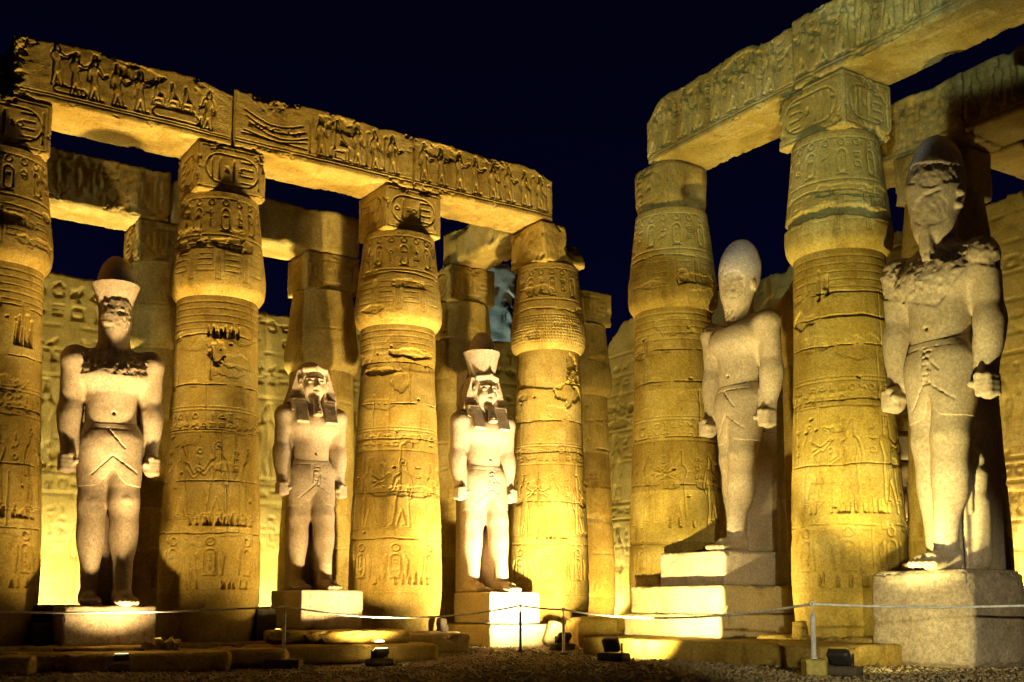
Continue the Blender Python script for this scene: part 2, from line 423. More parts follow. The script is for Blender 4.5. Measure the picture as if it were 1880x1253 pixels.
# ------------------------------------------------------------------ materials
def stone_mat(name, cols, scale=1.0, bump=0.25, fine=60.0, speck=0.0, stain=0.35, rough=0.92, sp_scale=26, bd=.03, drums=0):
    m = D.materials.new(name); m.use_nodes = True; t = m.node_tree; N = t.nodes; K = t.links
    b = N['Principled BSDF']; b.inputs['Roughness'].default_value = rough
    b.inputs['Specular IOR Level'].default_value = 0.15
    tc = N.new('ShaderNodeTexCoord')
    n1 = N.new('ShaderNodeTexNoise'); n1.inputs['Scale'].default_value = 0.9*scale; n1.inputs['Detail'].default_value = 8; n1.inputs['Roughness'].default_value = .62
    r1 = N.new('ShaderNodeValToRGB'); e = r1.color_ramp.elements
    e[0].position = .34; e[0].color = (*cols[0], 1); e[1].position = .68; e[1].color = (*cols[2], 1)
    q = e.new(.5); q.color = (*cols[1], 1)
    K.new(tc.outputs['Object'], n1.inputs['Vector']); K.new(n1.outputs['Fac'], r1.inputs[0])
    n2 = N.new('ShaderNodeTexNoise'); n2.inputs['Scale'].default_value = fine*.35; n2.inputs['Detail'].default_value = 6; n2.inputs['Roughness'].default_value = .7
    K.new(tc.outputs['Object'], n2.inputs['Vector'])
    mx = N.new('ShaderNodeMix'); mx.data_type = 'RGBA'; mx.blend_type = 'MULTIPLY'; mx.inputs[0].default_value = 1.0
    r2 = N.new('ShaderNodeValToRGB'); e = r2.color_ramp.elements
    e[0].position = .3; e[0].color = (1-stain, 1-stain, 1-stain, 1); e[1].position = .62; e[1].color = (1.06, 1.06, 1.06, 1)
    K.new(n2.outputs['Fac'], r2.inputs[0]); K.new(r1.outputs[0], mx.inputs[6]); K.new(r2.outputs[0], mx.inputs[7])
    col = mx.outputs[2]
    if drums:       # every drum was cut from its own bed of stone
        sx = N.new('ShaderNodeSeparateXYZ'); K.new(tc.outputs['Object'], sx.inputs[0])
        d0 = N.new('ShaderNodeMath'); d0.operation = 'DIVIDE'; d0.inputs[1].default_value = drums; K.new(sx.outputs['Z'], d0.inputs[0])
        d1 = N.new('ShaderNodeMath'); d1.operation = 'FLOOR'; K.new(d0.outputs[0], d1.inputs[0])
        oi = N.new('ShaderNodeObjectInfo'); d2 = N.new('ShaderNodeMath'); d2.operation = 'MULTIPLY_ADD'; d2.inputs[1].default_value = 37.0
        K.new(oi.outputs['Random'], d2.inputs[0]); K.new(d1.outputs[0], d2.inputs[2])
        wn = N.new('ShaderNodeTexWhiteNoise'); wn.noise_dimensions = '1D'; K.new(d2.outputs[0], wn.inputs['W'])
        rr = N.new('ShaderNodeValToRGB'); e = rr.color_ramp.elements; e[0].color = (.76, .72, .66, 1); e[1].color = (1.14, 1.14, 1.16, 1); K.new(wn.outputs['Value'], rr.inputs[0])
        m4 = N.new('ShaderNodeMix'); m4.data_type = 'RGBA'; m4.blend_type = 'MULTIPLY'; m4.inputs[0].default_value = 1.0
        K.new(col, m4.inputs[6]); K.new(rr.outputs[0], m4.inputs[7]); col = m4.outputs[2]
        # pale salt bloom and brown run-off stains
        mp = N.new('ShaderNodeMapping'); mp.inputs['Scale'].default_value = (1.6, 1.6, .45); K.new(tc.outputs['Object'], mp.inputs[0])
        ns = N.new('ShaderNodeTexNoise'); ns.inputs['Scale'].default_value = 1.5; ns.inputs['Detail'].default_value = 7; ns.inputs['Roughness'].default_value = .65; K.new(mp.outputs[0], ns.inputs[0])
        rs = N.new('ShaderNodeValToRGB'); e = rs.color_ramp.elements; e[0].position = .36; e[0].color = (.74, .70, .64, 1); e[1].position = .66; e[1].color = (1.12, 1.14, 1.25, 1)
        q = e.new(.46); q.color = (1, 1, 1, 1); q = e.new(.58); q.color = (1, 1, 1, 1); K.new(ns.outputs['Fac'], rs.inputs[0])
        m5 = N.new('ShaderNodeMix'); m5.data_type = 'RGBA'; m5.blend_type = 'MULTIPLY'; m5.inputs[0].default_value = 1.0
        K.new(col, m5.inputs[6]); K.new(rs.outputs[0], m5.inputs[7]); col = m5.outputs[2]
    if speck:
        v = N.new('ShaderNodeTexVoronoi'); v.inputs['Scale'].default_value = sp_scale; v.feature = 'F1'; v.inputs['Randomness'].default_value = 1
        K.new(tc.outputs['Object'], v.inputs['Vector'])
        sp = N.new('ShaderNodeSeparateColor'); K.new(v.outputs['Color'], sp.inputs[0])
        r3 = N.new('ShaderNodeValToRGB'); e = r3.color_ramp.elements; r3.color_ramp.interpolation = 'LINEAR'
        e[0].position = 0; e[0].color = (1-speck, 1-speck, 1-speck, 1); e[1].position = 1; e[1].color = (1+speck*.35, 1+speck*.35, 1+speck*.35, 1)
        K.new(sp.outputs[0], r3.inputs[0])
        m3 = N.new('ShaderNodeMix'); m3.data_type = 'RGBA'; m3.blend_type = 'MULTIPLY'; m3.inputs[0].default_value = 1.0
        K.new(col, m3.inputs[6]); K.new(r3.outputs[0], m3.inputs[7]); col = m3.outputs[2]
    K.new(col, b.inputs['Base Color'])
    nb = N.new('ShaderNodeTexNoise'); nb.inputs['Scale'].default_value = fine*.5; nb.inputs['Detail'].default_value = 5; nb.inputs['Roughness'].default_value = .7
    K.new(tc.outputs['Object'], nb.inputs['Vector'])
    bp = N.new('ShaderNodeBump'); bp.inputs['Strength'].default_value = bump; bp.inputs['Distance'].default_value = bd
    K.new(nb.outputs['Fac'], bp.inputs['Height']); K.new(bp.outputs[0], b.inputs['Normal'])
    return m
def plain(name, col, rough=.6, metal=0.0, emit=None, es=0.0):
    m = D.materials.new(name); m.use_nodes = True; t = m.node_tree; b = t.nodes['Principled BSDF']
    n = t.nodes.new('ShaderNodeTexNoise'); n.inputs['Scale'].default_value = 14; n.inputs['Detail'].default_value = 5
    r = t.nodes.new('ShaderNodeValToRGB'); e = r.color_ramp.elements
    e[0].color = (col[0]*.65, col[1]*.65, col[2]*.65, 1); e[1].color = (*col, 1); e[0].position = .3; e[1].position = .6
    tcn = t.nodes.new('ShaderNodeTexCoord'); t.links.new(tcn.outputs['Object'], n.inputs['Vector'])
    t.links.new(n.outputs['Fac'], r.inputs[0]); t.links.new(r.outputs[0], b.inputs['Base Color'])
    b.inputs['Roughness'].default_value = rough; b.inputs['Metallic'].default_value = metal
    if emit: b.inputs['Emission Color'].default_value = (*emit, 1); b.inputs['Emission Strength'].default_value = es
    return m
M_SAND = stone_mat('sandstone', ((.34, .232, .040), (.455, .318, .062), (.57, .43, .12)), drums=1.22, bump=.6, speck=.16, sp_scale=38, stain=.42)
M_SAND2 = stone_mat('pale_sandstone', ((.42, .32, .14), (.51, .41, .19), (.59, .49, .26)), bump=.55, speck=.16, sp_scale=38)
M_WALL = stone_mat('wall_sandstone', ((.34, .25, .055), (.44, .34, .08), (.54, .44, .14)), scale=.7, bump=.6, speck=.16, sp_scale=30)
M_GRAN = stone_mat('granite', ((.42, .335, .215), (.49, .40, .27), (.56, .465, .33)), scale=.9, bump=.25, fine=70, speck=.22, stain=.35, rough=.62, sp_scale=34)
M_STAT = stone_mat('statue_granite', ((.40, .300, .185), (.48, .375, .245), (.55, .445, .315)), scale=4.5, bump=.22, fine=300, speck=.20, stain=.35, rough=.6, sp_scale=170, bd=.006)
M_GRAN_D = stone_mat('rough_granite', ((.33, .255, .165), (.41, .325, .215), (.49, .395, .27)), scale=1.5, bump=.5, fine=40, speck=.22, stain=.45, sp_scale=34)
M_GROUND = stone_mat('gravel', ((.16, .115, .055), (.22, .16, .08), (.30, .23, .12)), scale=.8, bump=.9, fine=34, stain=.5)
M_METAL = plain('dark_metal', (.045, .04, .032), .5, .3)
M_POST = plain('galvanised_steel', (.50, .48, .40), .45, .6)
M_POSTW = plain('white_painted_steel', (.75, .73, .66), .5)
M_BRASS = plain('yellow_paint', (.42, .33, .05), .6)
M_CONC = plain('concrete', (.20, .165, .10), .9)
M_ROPE = plain('rope_fibre', (.85, .82, .70), .8)
M_LENS = plain('lit_lens', (.8, .8, .8), .3, 0, (1, .80, .38), 7.0)
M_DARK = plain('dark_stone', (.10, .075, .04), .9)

# ------------------------------------------------------------------ ground
def gz(x, y):
    x = np.asarray(x, float); y = np.asarray(y, float)
    left = 1-sst(x, -3.5, 2.2); near = 1-sst(y, 24.0, 28.2)
    z = -0.11-0.25*left*near
    P = np.stack([x, y, x*0], -1)
    return z+0.02*fbm(P, .5, 3, 3)
def make_ground():
    ys = np.concatenate([np.linspace(-6, 13, 30), np.linspace(13.1, 34, 420), np.linspace(34.3, 120, 90)])
    xs = np.concatenate([np.linspace(-110, -16.2, 50), np.linspace(-16, 16, 560), np.linspace(16.2, 110, 50)])
    X, Y = np.meshgrid(xs, ys); P = np.stack([X, Y, X*0], -1)
    Z = gz(X, Y)+0.020*fbm(P, 9, 7, 3, .7)
    k = np.arange(X.size).reshape(X.shape)
    F = np.stack([k[:-1, :-1], k[:-1, 1:], k[1:, 1:], k[1:, :-1]], -1).reshape(-1, 4)
    tag(mesh_obj('ground', np.stack([X, Y, Z], -1).reshape(-1, 3), F, M_GROUND), kind='structure')
    # pebbles lying on the court
    rng = np.random.RandomState(4); n = 26000
    y = 14.5+rng.rand(n)**1.3*16.5; x = (rng.rand(n)-.5)*1.06*y
    r = .012+.028*rng.rand(n)**2.2
    base = np.array([[1, 0, 0], [0, 1, 0], [-1, 0, 0], [0, -1, 0], [0, 0, .8], [0, 0, -.8]], float)
    tri = np.array([[0, 1, 4], [1, 2, 4], [2, 3, 4], [3, 0, 4], [1, 0, 5], [2, 1, 5], [3, 2, 5], [0, 3, 5]])
    jit = 1+.35*(rng.rand(n, 6, 3)-.5)
    a = rng.rand(n)*6.28; ca, sa = np.cos(a), np.sin(a)
    B = base[None]*jit*r[:, None, None]; B[..., 0] *= 1.3
    Xr = B[..., 0]*ca[:, None]-B[..., 1]*sa[:, None]+x[:, None]; Yr = B[..., 0]*sa[:, None]+B[..., 1]*ca[:, None]+y[:, None]
    Zr = B[..., 2]+(gz(x, y)+r*.45)[:, None]
    V = np.stack([Xr, Yr, Zr], -1).reshape(-1, 3); F = (tri[None]+6*np.arange(n)[:, None, None]).reshape(-1, 3)
    tag(mesh_obj('gravel', V, F, M_PEB, smooth=False), 'loose pale gravel scattered over the court floor', 'gravel', kind='stuff')
M_PEB = stone_mat('pebble', ((.24, .18, .09), (.33, .26, .14), (.42, .34, .2)), bump=.1)
make_ground()

# ------------------------------------------------------------------ columns
SH = np.array([(.12, 1.00), (.35, 1.06), (.8, 1.13), (1.5, 1.16), (2.5, 1.145), (4.0, 1.075), (6.0, 1.0), (8.2, .945)])
def interp(pts, z):
    """smooth profile through the points"""
    z = np.asarray(z, float); x = pts[:, 0]; y = pts[:, 1]
    m = np.gradient(y, x); i = np.clip(np.searchsorted(x, z)-1, 0, len(x)-2)
    h = x[i+1]-x[i]; t = np.clip((z-x[i])/h, 0, 1)
    return (2*t**3-3*t**2+1)*y[i]+(t**3-2*t**2+t)*h*m[i]+(-2*t**3+3*t**2)*y[i+1]+(t**3-t**2)*h*m[i+1]
BUD = np.array([(0, .955), (.06, 1.01), (.17, 1.08), (.36, 1.115), (.60, 1.115), (1.05, 1.06), (1.6, 1.0), (2.1, .945), (2.5, .90)])

def round_part(name, hm, rfun, mat, parent, R=1.05, noise=0.010, seed=0, th0=0.0, caps=True, cut=None):
    nu = hm.nu-1; th = hm.us[:-1]/R*(1.0)
    U, Z = np.meshgrid(hm.us[:-1], hm.zs); TH = U/R
    base = rfun(Z)
    P = np.stack([np.cos(TH)*1.05, np.sin(TH)*1.05, Z+seed*11.0], -1)
    r = base+hm.H[:, :-1]+noise*fbm(P, 2.2, seed, 4, .6)
    if cut is not None: r = cut(TH, Z, r, P)
    a = TH+th0
    V = np.stack([r*np.cos(a), r*np.sin(a), Z], -1)
    nz = hm.nz; k = np.arange(nz*nu).reshape(nz, nu); k2 = np.roll(k, -1, 1)
    F = np.stack([k[:-1], k2[:-1], k2[1:], k[1:]], -1).reshape(-1, 4)
    V = V.reshape(-1, 3)
    if caps:
        n0 = len(V); V = np.vstack([V, [[0, 0, hm.z0], [0, 0, hm.z1]]])
        c0 = np.stack([k2[0], k[0], np.full(nu, n0), np.full(nu, n0)], -1)
        # close ends with thin triangles kept as quads of a small inner ring
        ring0 = V[k[0]]*np.array([.05, .05, 1]); ring1 = V[k[-1]]*np.array([.05, .05, 1])
        n1 = len(V); V = np.vstack([V, ring0, ring1]); q0 = n1+np.arange(nu); q1 = n1+nu+np.arange(nu)
        F = np.vstack([F, np.stack([k2[0], k[0], q0, np.roll(q0, -1)], -1), np.stack([k[-1], k2[-1], np.roll(q1, -1), q1], -1)])
    return mesh_obj(name, V, F, mat, parent)

def abacus_hm(rng, w, h, res=.014, strength=1.0):
    a = HM(-w/2, w/2, 0, h, res)
    m = .10
    a.engrave(poly([(-w/2+m, m), (w/2-m, m), (w/2-m, h-m), (-w/2+m, h-m), (-w/2+m, m)], .006), .016*strength, .01)
    cw, ch = w-.40, h-.50
    a.engrave(xf(rot90(cartouche(ch, cw, .010)), 0, h/2, 1), .030*strength, .012)
    x0 = -cw/2+.17; hh = ch*.36
    seq = rng.choice([('r', 'r', 'r', 'g5', 'g0'), ('g0', 'r', 'g10', 'g0', 'r'), ('r', 'r', 'g5', 'r', 'g1')])
    n = len(seq); sp = (cw-.62)/(n-1)
    for k, q in enumerate(seq):
        u = x0+sp*k
        if q == 'r': a.engrave([(u, h/2-hh, u, h/2+hh*.5, .014, .026), (u, h/2+hh*.5, u+.02, h/2+hh, .026, .01)], .034*strength, .013)
        else: a.engrave(xf(G[int(q[1:])], u, h/2, min(sp*1.1, ch*.8)), .032*strength, .012)
    for k in range(4):
        z = h/2-hh+2*hh*k/3; a.engrave([(cw/2-.42, z, cw/2-.16, z, .011, .011)], .030*strength, .012)
    return a
def make_column(p, sc, seed, label, res=.0165, detail=1.0, group='papyrus bud columns of the colonnades', rscale=1.0, damage=None, mat=None, foot=.12, cut=None, abacus=True, style=0, abw=(1.69, 1.56), bot=.12):
    mat = mat or M_SAND
    rng = random.Random(seed)
    o = empty('column', (p[0], p[1], 0), 0)
    tag(o, label, 'column', group)
    view = math.atan2(-p[1], -p[0]); R = 1.05
    L = math.pi*R
    # shaft
    h = HM(-L, L, bot, ZB+.04, res)
    if detail:
        d = detail
        for k, z in enumerate(sorted([1.35+rng.uniform(-.15, .15), 2.55+rng.uniform(-.15, .15), 3.75+rng.uniform(-.12, .12), 5.05+rng.uniform(-.15, .15), 6.15+rng.uniform(-.15, .15), 7.2+rng.uniform(-.12, .12)])):
            if k == 0: h.hline(z, .012*d, .02, wav=.05, seed=seed+k)
            else: h.crack(z, seed*5+k, depth=.06*d, wd=.018, wav=.07, lip=.012*d*(1 if k != 2 else 2.2))
            for _ in range(2):
                u = rng.uniform(-1.6, 1.6); h.vcrack(u, z, z+1.15, .028*d, .02, seed+k)
        # bands under the bud
        for k in range(5): h.hline(ZB-.15-.16*k, .010*d, .014)
        # cartouche groups near the foot
        for u in np.arange(-2.55, 2.6, .85):
            z = 1.95
            h.engrave(xf(cartouche(.22, .56, .02), u, z, 1), .026*d); h.engrave(xf(G[0], u, z+.44, .30), .03*d)
            h.engrave(xf(G[rng.randrange(len(G))], u, z+.1, .17), .02*d); h.engrave(xf(G[rng.randrange(len(G))], u, z-.12, .17), .02*d)
            h.engrave(xf(G[2], u-.24, z-.02, .62), .022*d); h.engrave(xf(G[2], u+.24, z-.02, .62, -1), .022*d)
        # rows of grooves worn by visitors
        for (z, n0) in ((2.78, 26), (1.35, 10)) if style == 0 else ((1.5, 9),) if style == 1 else ((2.8, 8),):
            for _ in range(n0):
                u = rng.gauss(.25, .45); hh = rng.uniform(.10, .26)
                h.engrave([(u, z, u+rng.uniform(-.02, .02), z+hh, .022, .008)], .05*d, .02)
        # scene of figures
        zf = 2.95 if style == 0 else 2.9
        for k, u in enumerate((-2.4, -1.55, -.72, .12, .95, 1.8, 2.6)):
            fl = 1 if k % 2 == 0 else -1
            h.emboss(xf(figure(rng.randrange(3), rng.randrange(1, 4)), u+rng.uniform(-.05, .05), zf, 1.72+rng.uniform(-.1, .1), fl), .007*d, .024*d, .017)
            for q in range(3): h.engrave(xf(G[rng.randrange(len(G))], u+.43*1, zf+1.5-.22*q, .18), .022*d)
        h.hline(zf-.04, .012*d, .014); h.hline(zf+1.95, .012*d, .014)
        glyph_row(h, rng, -L, L, zf+1.98, zf+2.42, .2, .018*d); h.hline(zf+2.46, .012*d, .014); h.hline(zf+2.54, .010*d, .014)
        for k in range(12): h.patch(rng.uniform(-1.9, 1.9), rng.uniform(.5, 7.8), rng.uniform(.15, .6), rng.uniform(.08, .3), rng.uniform(.006, .016)*d, seed*3+k, .008)
        for k in range(8):
            u = rng.uniform(-1.6, 1.6); z = rng.uniform(2, 7.8); h.engrave([(u, z, u+rng.uniform(-.06, .06), z+rng.uniform(-.02, .02), .02, .012)], .06*d, .02)
        # weathered foot
        U, Z = np.meshgrid(h.us, h.zs); P = np.stack([U, Z, U*0+seed], -1)
        h.H -= ((1-sst(Z, .3, 1.3+.5*fbm(P, 1, seed))) * .05*np.clip(fbm(P, 1.5, seed+8, 4, .65)+.15, 0, 1)).astype(f32)
        h.H *= 1.0
        if damage: damage(h, rng)
    else:
        for z in (1.3, 2.5, 3.8, 5.0, 6.2, 7.3): h.crack(z, seed*5+int(z*3), depth=.05, wd=.03, wav=.05, lip=.02)
        for k in range(4): h.hline(ZB-.2-.2*k, .016, .03)
    round_part('shaft', h, lambda z: interp(SH, z)*rscale, mat, o, R, .013, seed, view)
    # bud capital
    c = HM(-L, L, 0, ZA-ZB+.02, res)
    if detail:
        d = detail
        c.crack(1.22+rng.uniform(-.08, .1), seed*7+1, depth=.06*d, wd=.02, wav=.10, lip=.02*d)
        c.hline(1.42, .014*d, .02); c.hline(2.34, .014*d, .02)
        for u in np.arange(-3.1, 3.2, .36):
            c.engrave(xf(G[0], u, 2.24, .24), .018*d, .01)
            c.engrave(xf(cartouche(.20, .52, .018), u, 1.82, 1), .018*d, .01) if int(round(u/.36)) % 2 == 0 else glyph_row(c, rng, u-.14, u+.16, 1.5, 2.1, .22, .016*d)
            c.engrave(xf(G[rng.randrange(len(G))], u, 1.9, .15), .02*d)
        for k, u in enumerate(np.arange(-3.1, 3.2, .62)):
            for q in (-.05, 0, .05): c.engrave([(u+q, .35, u+q*.6, 1.15, .006, .006)], .016*d)
            c.engrave(poly([(u+.13, .55), (u+.5, .55), (u+.5, 1.1), (u+.13, 1.1), (u+.13, .55)], .005), .010*d, .009)
            for z in (.68, .82, .96): c.engrave([(u+.15, z, u+.48, z, .004, .004)], .008*d, .008)
        for k in range(5): c.patch(rng.uniform(-1.7, 1.7), rng.uniform(.15, 2.3), rng.uniform(.15, .6), rng.uniform(.08, .3), rng.uniform(.008, .024)*d, seed*9+k)
        if style == 3:
            for z in np.arange(.2, .98, .085):
                for u in np.arange(-1.8, 1.8, .09): c.engrave([(u+(z*11 % .05), z, u+(z*11 % .05), z, .012, .012)], .022, .014)
    cp = round_part('capital', c, lambda z: interp(BUD, z)*rscale, mat, o, R, .015, seed+3, view, cut=cut)
    cp.location.z = ZB
    if abacus is True:
        w1, w2 = abw
        rl = {}
        if detail:
            rl = {('y', -1): abacus_hm(rng, w1, ZC-ZA), ('x', -1): abacus_hm(rng, w2, ZC-ZA), ('x', 1): abacus_hm(rng, w2, ZC-ZA)}
        ab = block('abacus', (w1, w2, ZC-ZA-.006), mat, o, res=.017 if detail > .9 else .04 if detail else .1, rough=.014, edge=.05, chip=.09, seed=seed+5, reliefs=rl)
        ab.location = (0, 0, ZA+.003); ab.rotation_euler = (0, 0, ANG)
    elif abacus: abacus(o, rng)
    return o

def dmg_c2(h, rng):
    for _ in range(26):
        u = rng.uniform(-.25, .62); z = 7.15+rng.uniform(-.04, .12); h.engrave([(u, z, u, z+rng.uniform(.08, .22), .026, .01)], .06, .02)
    h.patch(.02, 6.75, .22, .28, .05, 91); h.vcrack(-.1, 6.1, 6.9, .04, .025, 5)
def dmg_c1(h, rng):
    for _ in range(14):
        u = rng.uniform(.45, .95); z = 6.4; h.engrave([(u, z, u, z+rng.uniform(.3, .7), .022, .01)], .045, .02)
def dmg_c3(h, rng):
    h.patch(.35, 7.35, .75, .12, .05, 55); h.patch(-.5, 6.9, .6, .1, .05, 56)
    U, Z = np.meshgrid(h.us, h.zs); h.H -= (.035*sst(Z, 5.7, 6.9)*sst(7.4-Z, 0, .3)).astype(f32)
def dmg_c4(h, rng):
    # restored smooth drum under the bud, older stone kept at the right
    U, Z = np.meshgrid(h.us, h.zs); P = np.stack([U, Z, U*0], -1)
    lim = 6.95+.55*sst(U, .35, .8)+.18*fbm(P, 1.6, 5, 3)
    m = sst(Z, 0, .03)*sst(Z-lim, 0, .04); h.H = (h.H*(1-m)-.035*m).astype(f32)
    h.patch(.7, 6.9, .5, .35, .045, 77); h.patch(.9, 7.6, .3, .5, .06, 78)
def dmg_r2(h, rng):
    U, Z = np.meshgrid(h.us, h.zs)
    for _ in range(4):
        u = rng.uniform(-.55, .3); h.engrave([(u, 7.1+rng.uniform(0, .3), u+.01, 7.5+rng.uniform(0, .3), .03, .015)], .07, .03)
    h.crack(6.75, 313, depth=.07, wd=.035, wav=.16, lip=.03)
def cut_groove(TH, Z, r, P):
    # the pitted row of R2's capital and its restored lower lip
    n = fbm(P, 2.4, 44, 4, .6)
    band = sst(Z, .62+.12*n, .68+.12*n)*(1-sst(Z, .78+.14*n, .86+.14*n))
    return r-.09*band
make_column(C1, 1, 11, 'column cut by the left edge of the photo, its drums worn by long grooves', damage=dmg_c1)
make_column(C2, 1, 12, 'column between the broken-chested statue and the shadowed statue in a striped beard, grooves high on its shaft', damage=dmg_c2, rscale=1.0)
make_column(C3, 1, 13, 'column between the two statues in headcloths, discs cut on its square top', style=1, damage=dmg_c3, rscale=1.035)

def broken_abacus_c4(o, rng):
    w = ZC-ZA
    def warp(V):
        # right front corner of the stone broken away
        x, y, z = V[:, 0], V[:, 1], V[:, 2]
        P = V+np.array([5., 2., 0]); n = fbm(P, 1.7, 3, 4, .6)
        m = sst(x-.05+.2*n, 0, .25)
        V[:, 2] = z-m*sst(z, .2, w)*(.42+.2*n); V[:, 1] = y+m*sst(-y, .1, .8)*sst(z, .1, .9)*(.45+.3*n)
        m2 = sst(-(x+.45)+.15*n, 0, .3)*sst(-y, .3, .8)
        V[:, 0] = V[:, 0]+m2*.15*(1-z/w)
        return V
    ab = block('abacus', (1.62, 1.6, w-.006), M_SAND, o, res=.035, rough=.03, edge=.08, chip=.12, seed=81, warp=warp)
    ab.location = (0, 0, ZA+.003); ab.rotation_euler = (0, 0, ANG)
make_column(C4, 1, 14, 'corner column with a broken square top and a smooth restored band below its bud', style=3, damage=dmg_c4, abacus=broken_abacus_c4, rscale=.975)

def broken_abacus_r1(o, rng):
    w = ZC-ZA
    def warp(V):
        x, y, z = V[:, 0].copy(), V[:, 1].copy(), V[:, 2].copy()
        P = V+np.array([1., 7., 0]); n = fbm(P, 1.9, 9, 4, .6)
        c = np.clip((np.abs(x)+np.abs(y)-1.12), 0, 1)
        k = 1-c*.42; V[:, 0] = x*k; V[:, 1] = y*k
        # hollow smashed into the corner that faces the viewer
        a = np.exp(-(((z-.52)/.20)**2)-(((x-.2)/.42)**2))*sst(-y, .3, .6)
        V[:, 1] += a*(.42+.15*n)
        t = np.exp(-(z/.25)**2); V[:, 0] *= 1-.10*t; V[:, 1] *= 1-.10*t
        return V
    rl = {('x', -1): abacus_hm(rng, 1.6, w)}
    ab = block('abacus', (1.7, 1.6, w-.006), M_SAND, o, res=.03, rough=.035, edge=.1, chip=.12, seed=83, warp=warp, reliefs=rl)
    ab.location = (0, 0, ZA+.003); ab.rotation_euler = (0, 0, ANG+.0)
make_column(R1, 1, 15, 'column carrying the broken left end of the right lintel, a hollow smashed in its square top', style=2, abacus=broken_abacus_r1, rscale=1.0)
make_column(R2, 1, 16, 'widest column, between the two right-hand statues, a deep pitted groove round its bud', style=0, damage=dmg_r2, cut=cut_groove, abw=(1.56, 1.78), rscale=.985)
make_column(R3, 1, 17, 'column beyond the right edge, holding up the far end of the right lintel', res=.06, detail=0)
BACKG = 'second row of columns behind the front colonnades'
for p, sd, lb in ((back(C1), 21, 'rear column hidden at the far left behind the cut-off column'),
                  (back(C2), 22, 'dark rear column rising behind the tall pointed crown of the broken-chested statue'),
                  (back(C3), 23, 'rear column behind the shadowed statue with the striped beard'),
                  (back(C4), 24, 'rear column seen between the disc-topped column and the broken-topped corner column'),
                  (back(C4)+LD*BD, 25, 'farthest rear column showing just right of the corner column'),
                  (side(C4), 26, 'rear column hidden behind the column with the smashed square top'),
                  (side(R2)-ND*.8, 28, 'rear column behind the rough-faced statue with the broken shoulder')):
    q = make_column(p, 1, sd, lb, res=.04, detail=.0 if sd in (21, 26) else .8, group=BACKG, style=1)
    if sd in (21, 22, 23): q.scale.z = 11.395/ZC
# the broken rear column behind the bare-headed statue has lost the left half of its bud and its square top
def cut_broken(TH, Z, r, P):
    n = fbm(P, 1.3, 71, 4, .6)
    lim = .7+1.5*sst(TH, -1.2, .5)+.25*n
    return np.where(Z > lim, r*(1-sst(Z-lim, 0, .45)*.85), r)
make_column(side(R1), 1, 27, 'rear column with a broken bud, seen beside the egg-shaped head of the statue on three blocks', res=.035, detail=.9, group=BACKG, cut=cut_broken, abacus=False, style=1)

# ------------------------------------------------------------------ lintels
def Mx(p, z, rz):
    return Matrix.Translation((p[0], p[1], z)) @ Matrix.Rotation(rz, 4, 'Z')
def ragged(h, seed, amp=.10, ends=(.0, .0), L=4.0, steps=None):
    def warp(V):
        x, z = V[:, 0], V[:, 2]
        P = np.stack([x, V[:, 1]*.5, x*0+seed], -1)
        n = fbm(P, .8, seed, 5, .6)
        top = h*(1)-amp*(.5-n)*1.2
        if ends[0]: top = top-ends[0]*np.exp(-((x+L/2)/.35)**2)
        if ends[1]: top = top-ends[1]*np.exp(-((L/2-x)/.45)**2)
        V[:, 2] = z*(top/h)
        return V
    return warp
def frieze(L, h, seed, kind, d=1.0, fh=None, res=.016):
    a = HM(-L/2, L/2, 0, h, res); rng = random.Random(seed); d = 2.6 if kind == 'left' else 1.2
    a.hline(.17, .02*d, .02); a.hline(.24, .016*d, .02)
    fh = fh or h-.36; z0 = .27; u = -L/2+.3
    if kind == 'enthroned':
        a.engrave(poly([(-1.55, .34), (-.95, .34), (-.9, .42), (-.95, .5), (-1.55, .5), (-1.6, .42), (-1.55, .34)], .012), .025*d)
        for k, u in enumerate((-1.55, -1.15, -.75, -.25, .25)): a.emboss(xf(figure(rng.randrange(2), 1+k % 3), u, .32 if k else .5, fh*.9, 1), .014*d, .034*d, .019)
        a.engrave(xf(rot90(cartouche(.24, 1.1, .016)), 1.1, .44, 1), .035*d)
        for u in (.65, 1.0, 1.32): a.emboss(xf(seated(), u, .6, .62, 1), .012*d, .030*d, .017)
        a.emboss(xf(figure(2, 1), 1.85, .3, fh*.9, -1), .012*d, .032*d, .019)
    elif kind == 'barque':
        c = -L/2+1.0
        for q, (r0, zz) in enumerate(((.0, 1.02), (.10, .86), (.22, .72))):
            pts = [(c-.75+q*.06+1.5*t, zz-.20*math.sin(math.pi*t)-.1*t+.02) for t in np.linspace(0, 1, 12)]; a.engrave(poly(pts, .014), .03*d)
        a.engrave(poly([(c-.8, .42), (c+.85, .36)], .016), .03*d); a.engrave(poly([(c-.75, .5), (c+.1, .38), (c+.85, .52)], .014), .03*d)
        for q in range(10): a.engrave(xf(G[rng.randrange(len(G))], c-.6+.14*q, .66+.05*(q % 2), .15), .022*d)
        a.engrave(poly([(c+.95, .3), (c+.95, 1.1)], .012), .03*d)
        u = c+1.25
        k = 0
        while u < L/2-.25:
            a.emboss(xf(seated() if k == 1 else figure(rng.randrange(3), 1+k % 3), u, z0+.02, fh*.92, 1), .015*d, .036*d, .018); u += .50; k += 1
    else:
        k = 0
        while u < L/2-.2:
            a.emboss(xf(figure(rng.randrange(3), rng.randrange(1, 4)), u, z0+.02, fh*(.9+.06*rng.random()), -1 if kind == 'left' else 1), .015*d, .036*d, .018)
            if kind == 'left':
                for q in range(4): a.engrave(xf(G[rng.randrange(len(G))], u+.27, z0+fh*.85-.2*q, .16), .02*d)
            u += .52+.06*rng.random(); k += 1
    a.patch(rng.uniform(-L/3, L/3), h*.8, .5, .2, .03, seed+2)
    U, Z = np.meshgrid(a.us, a.zs)
    return a
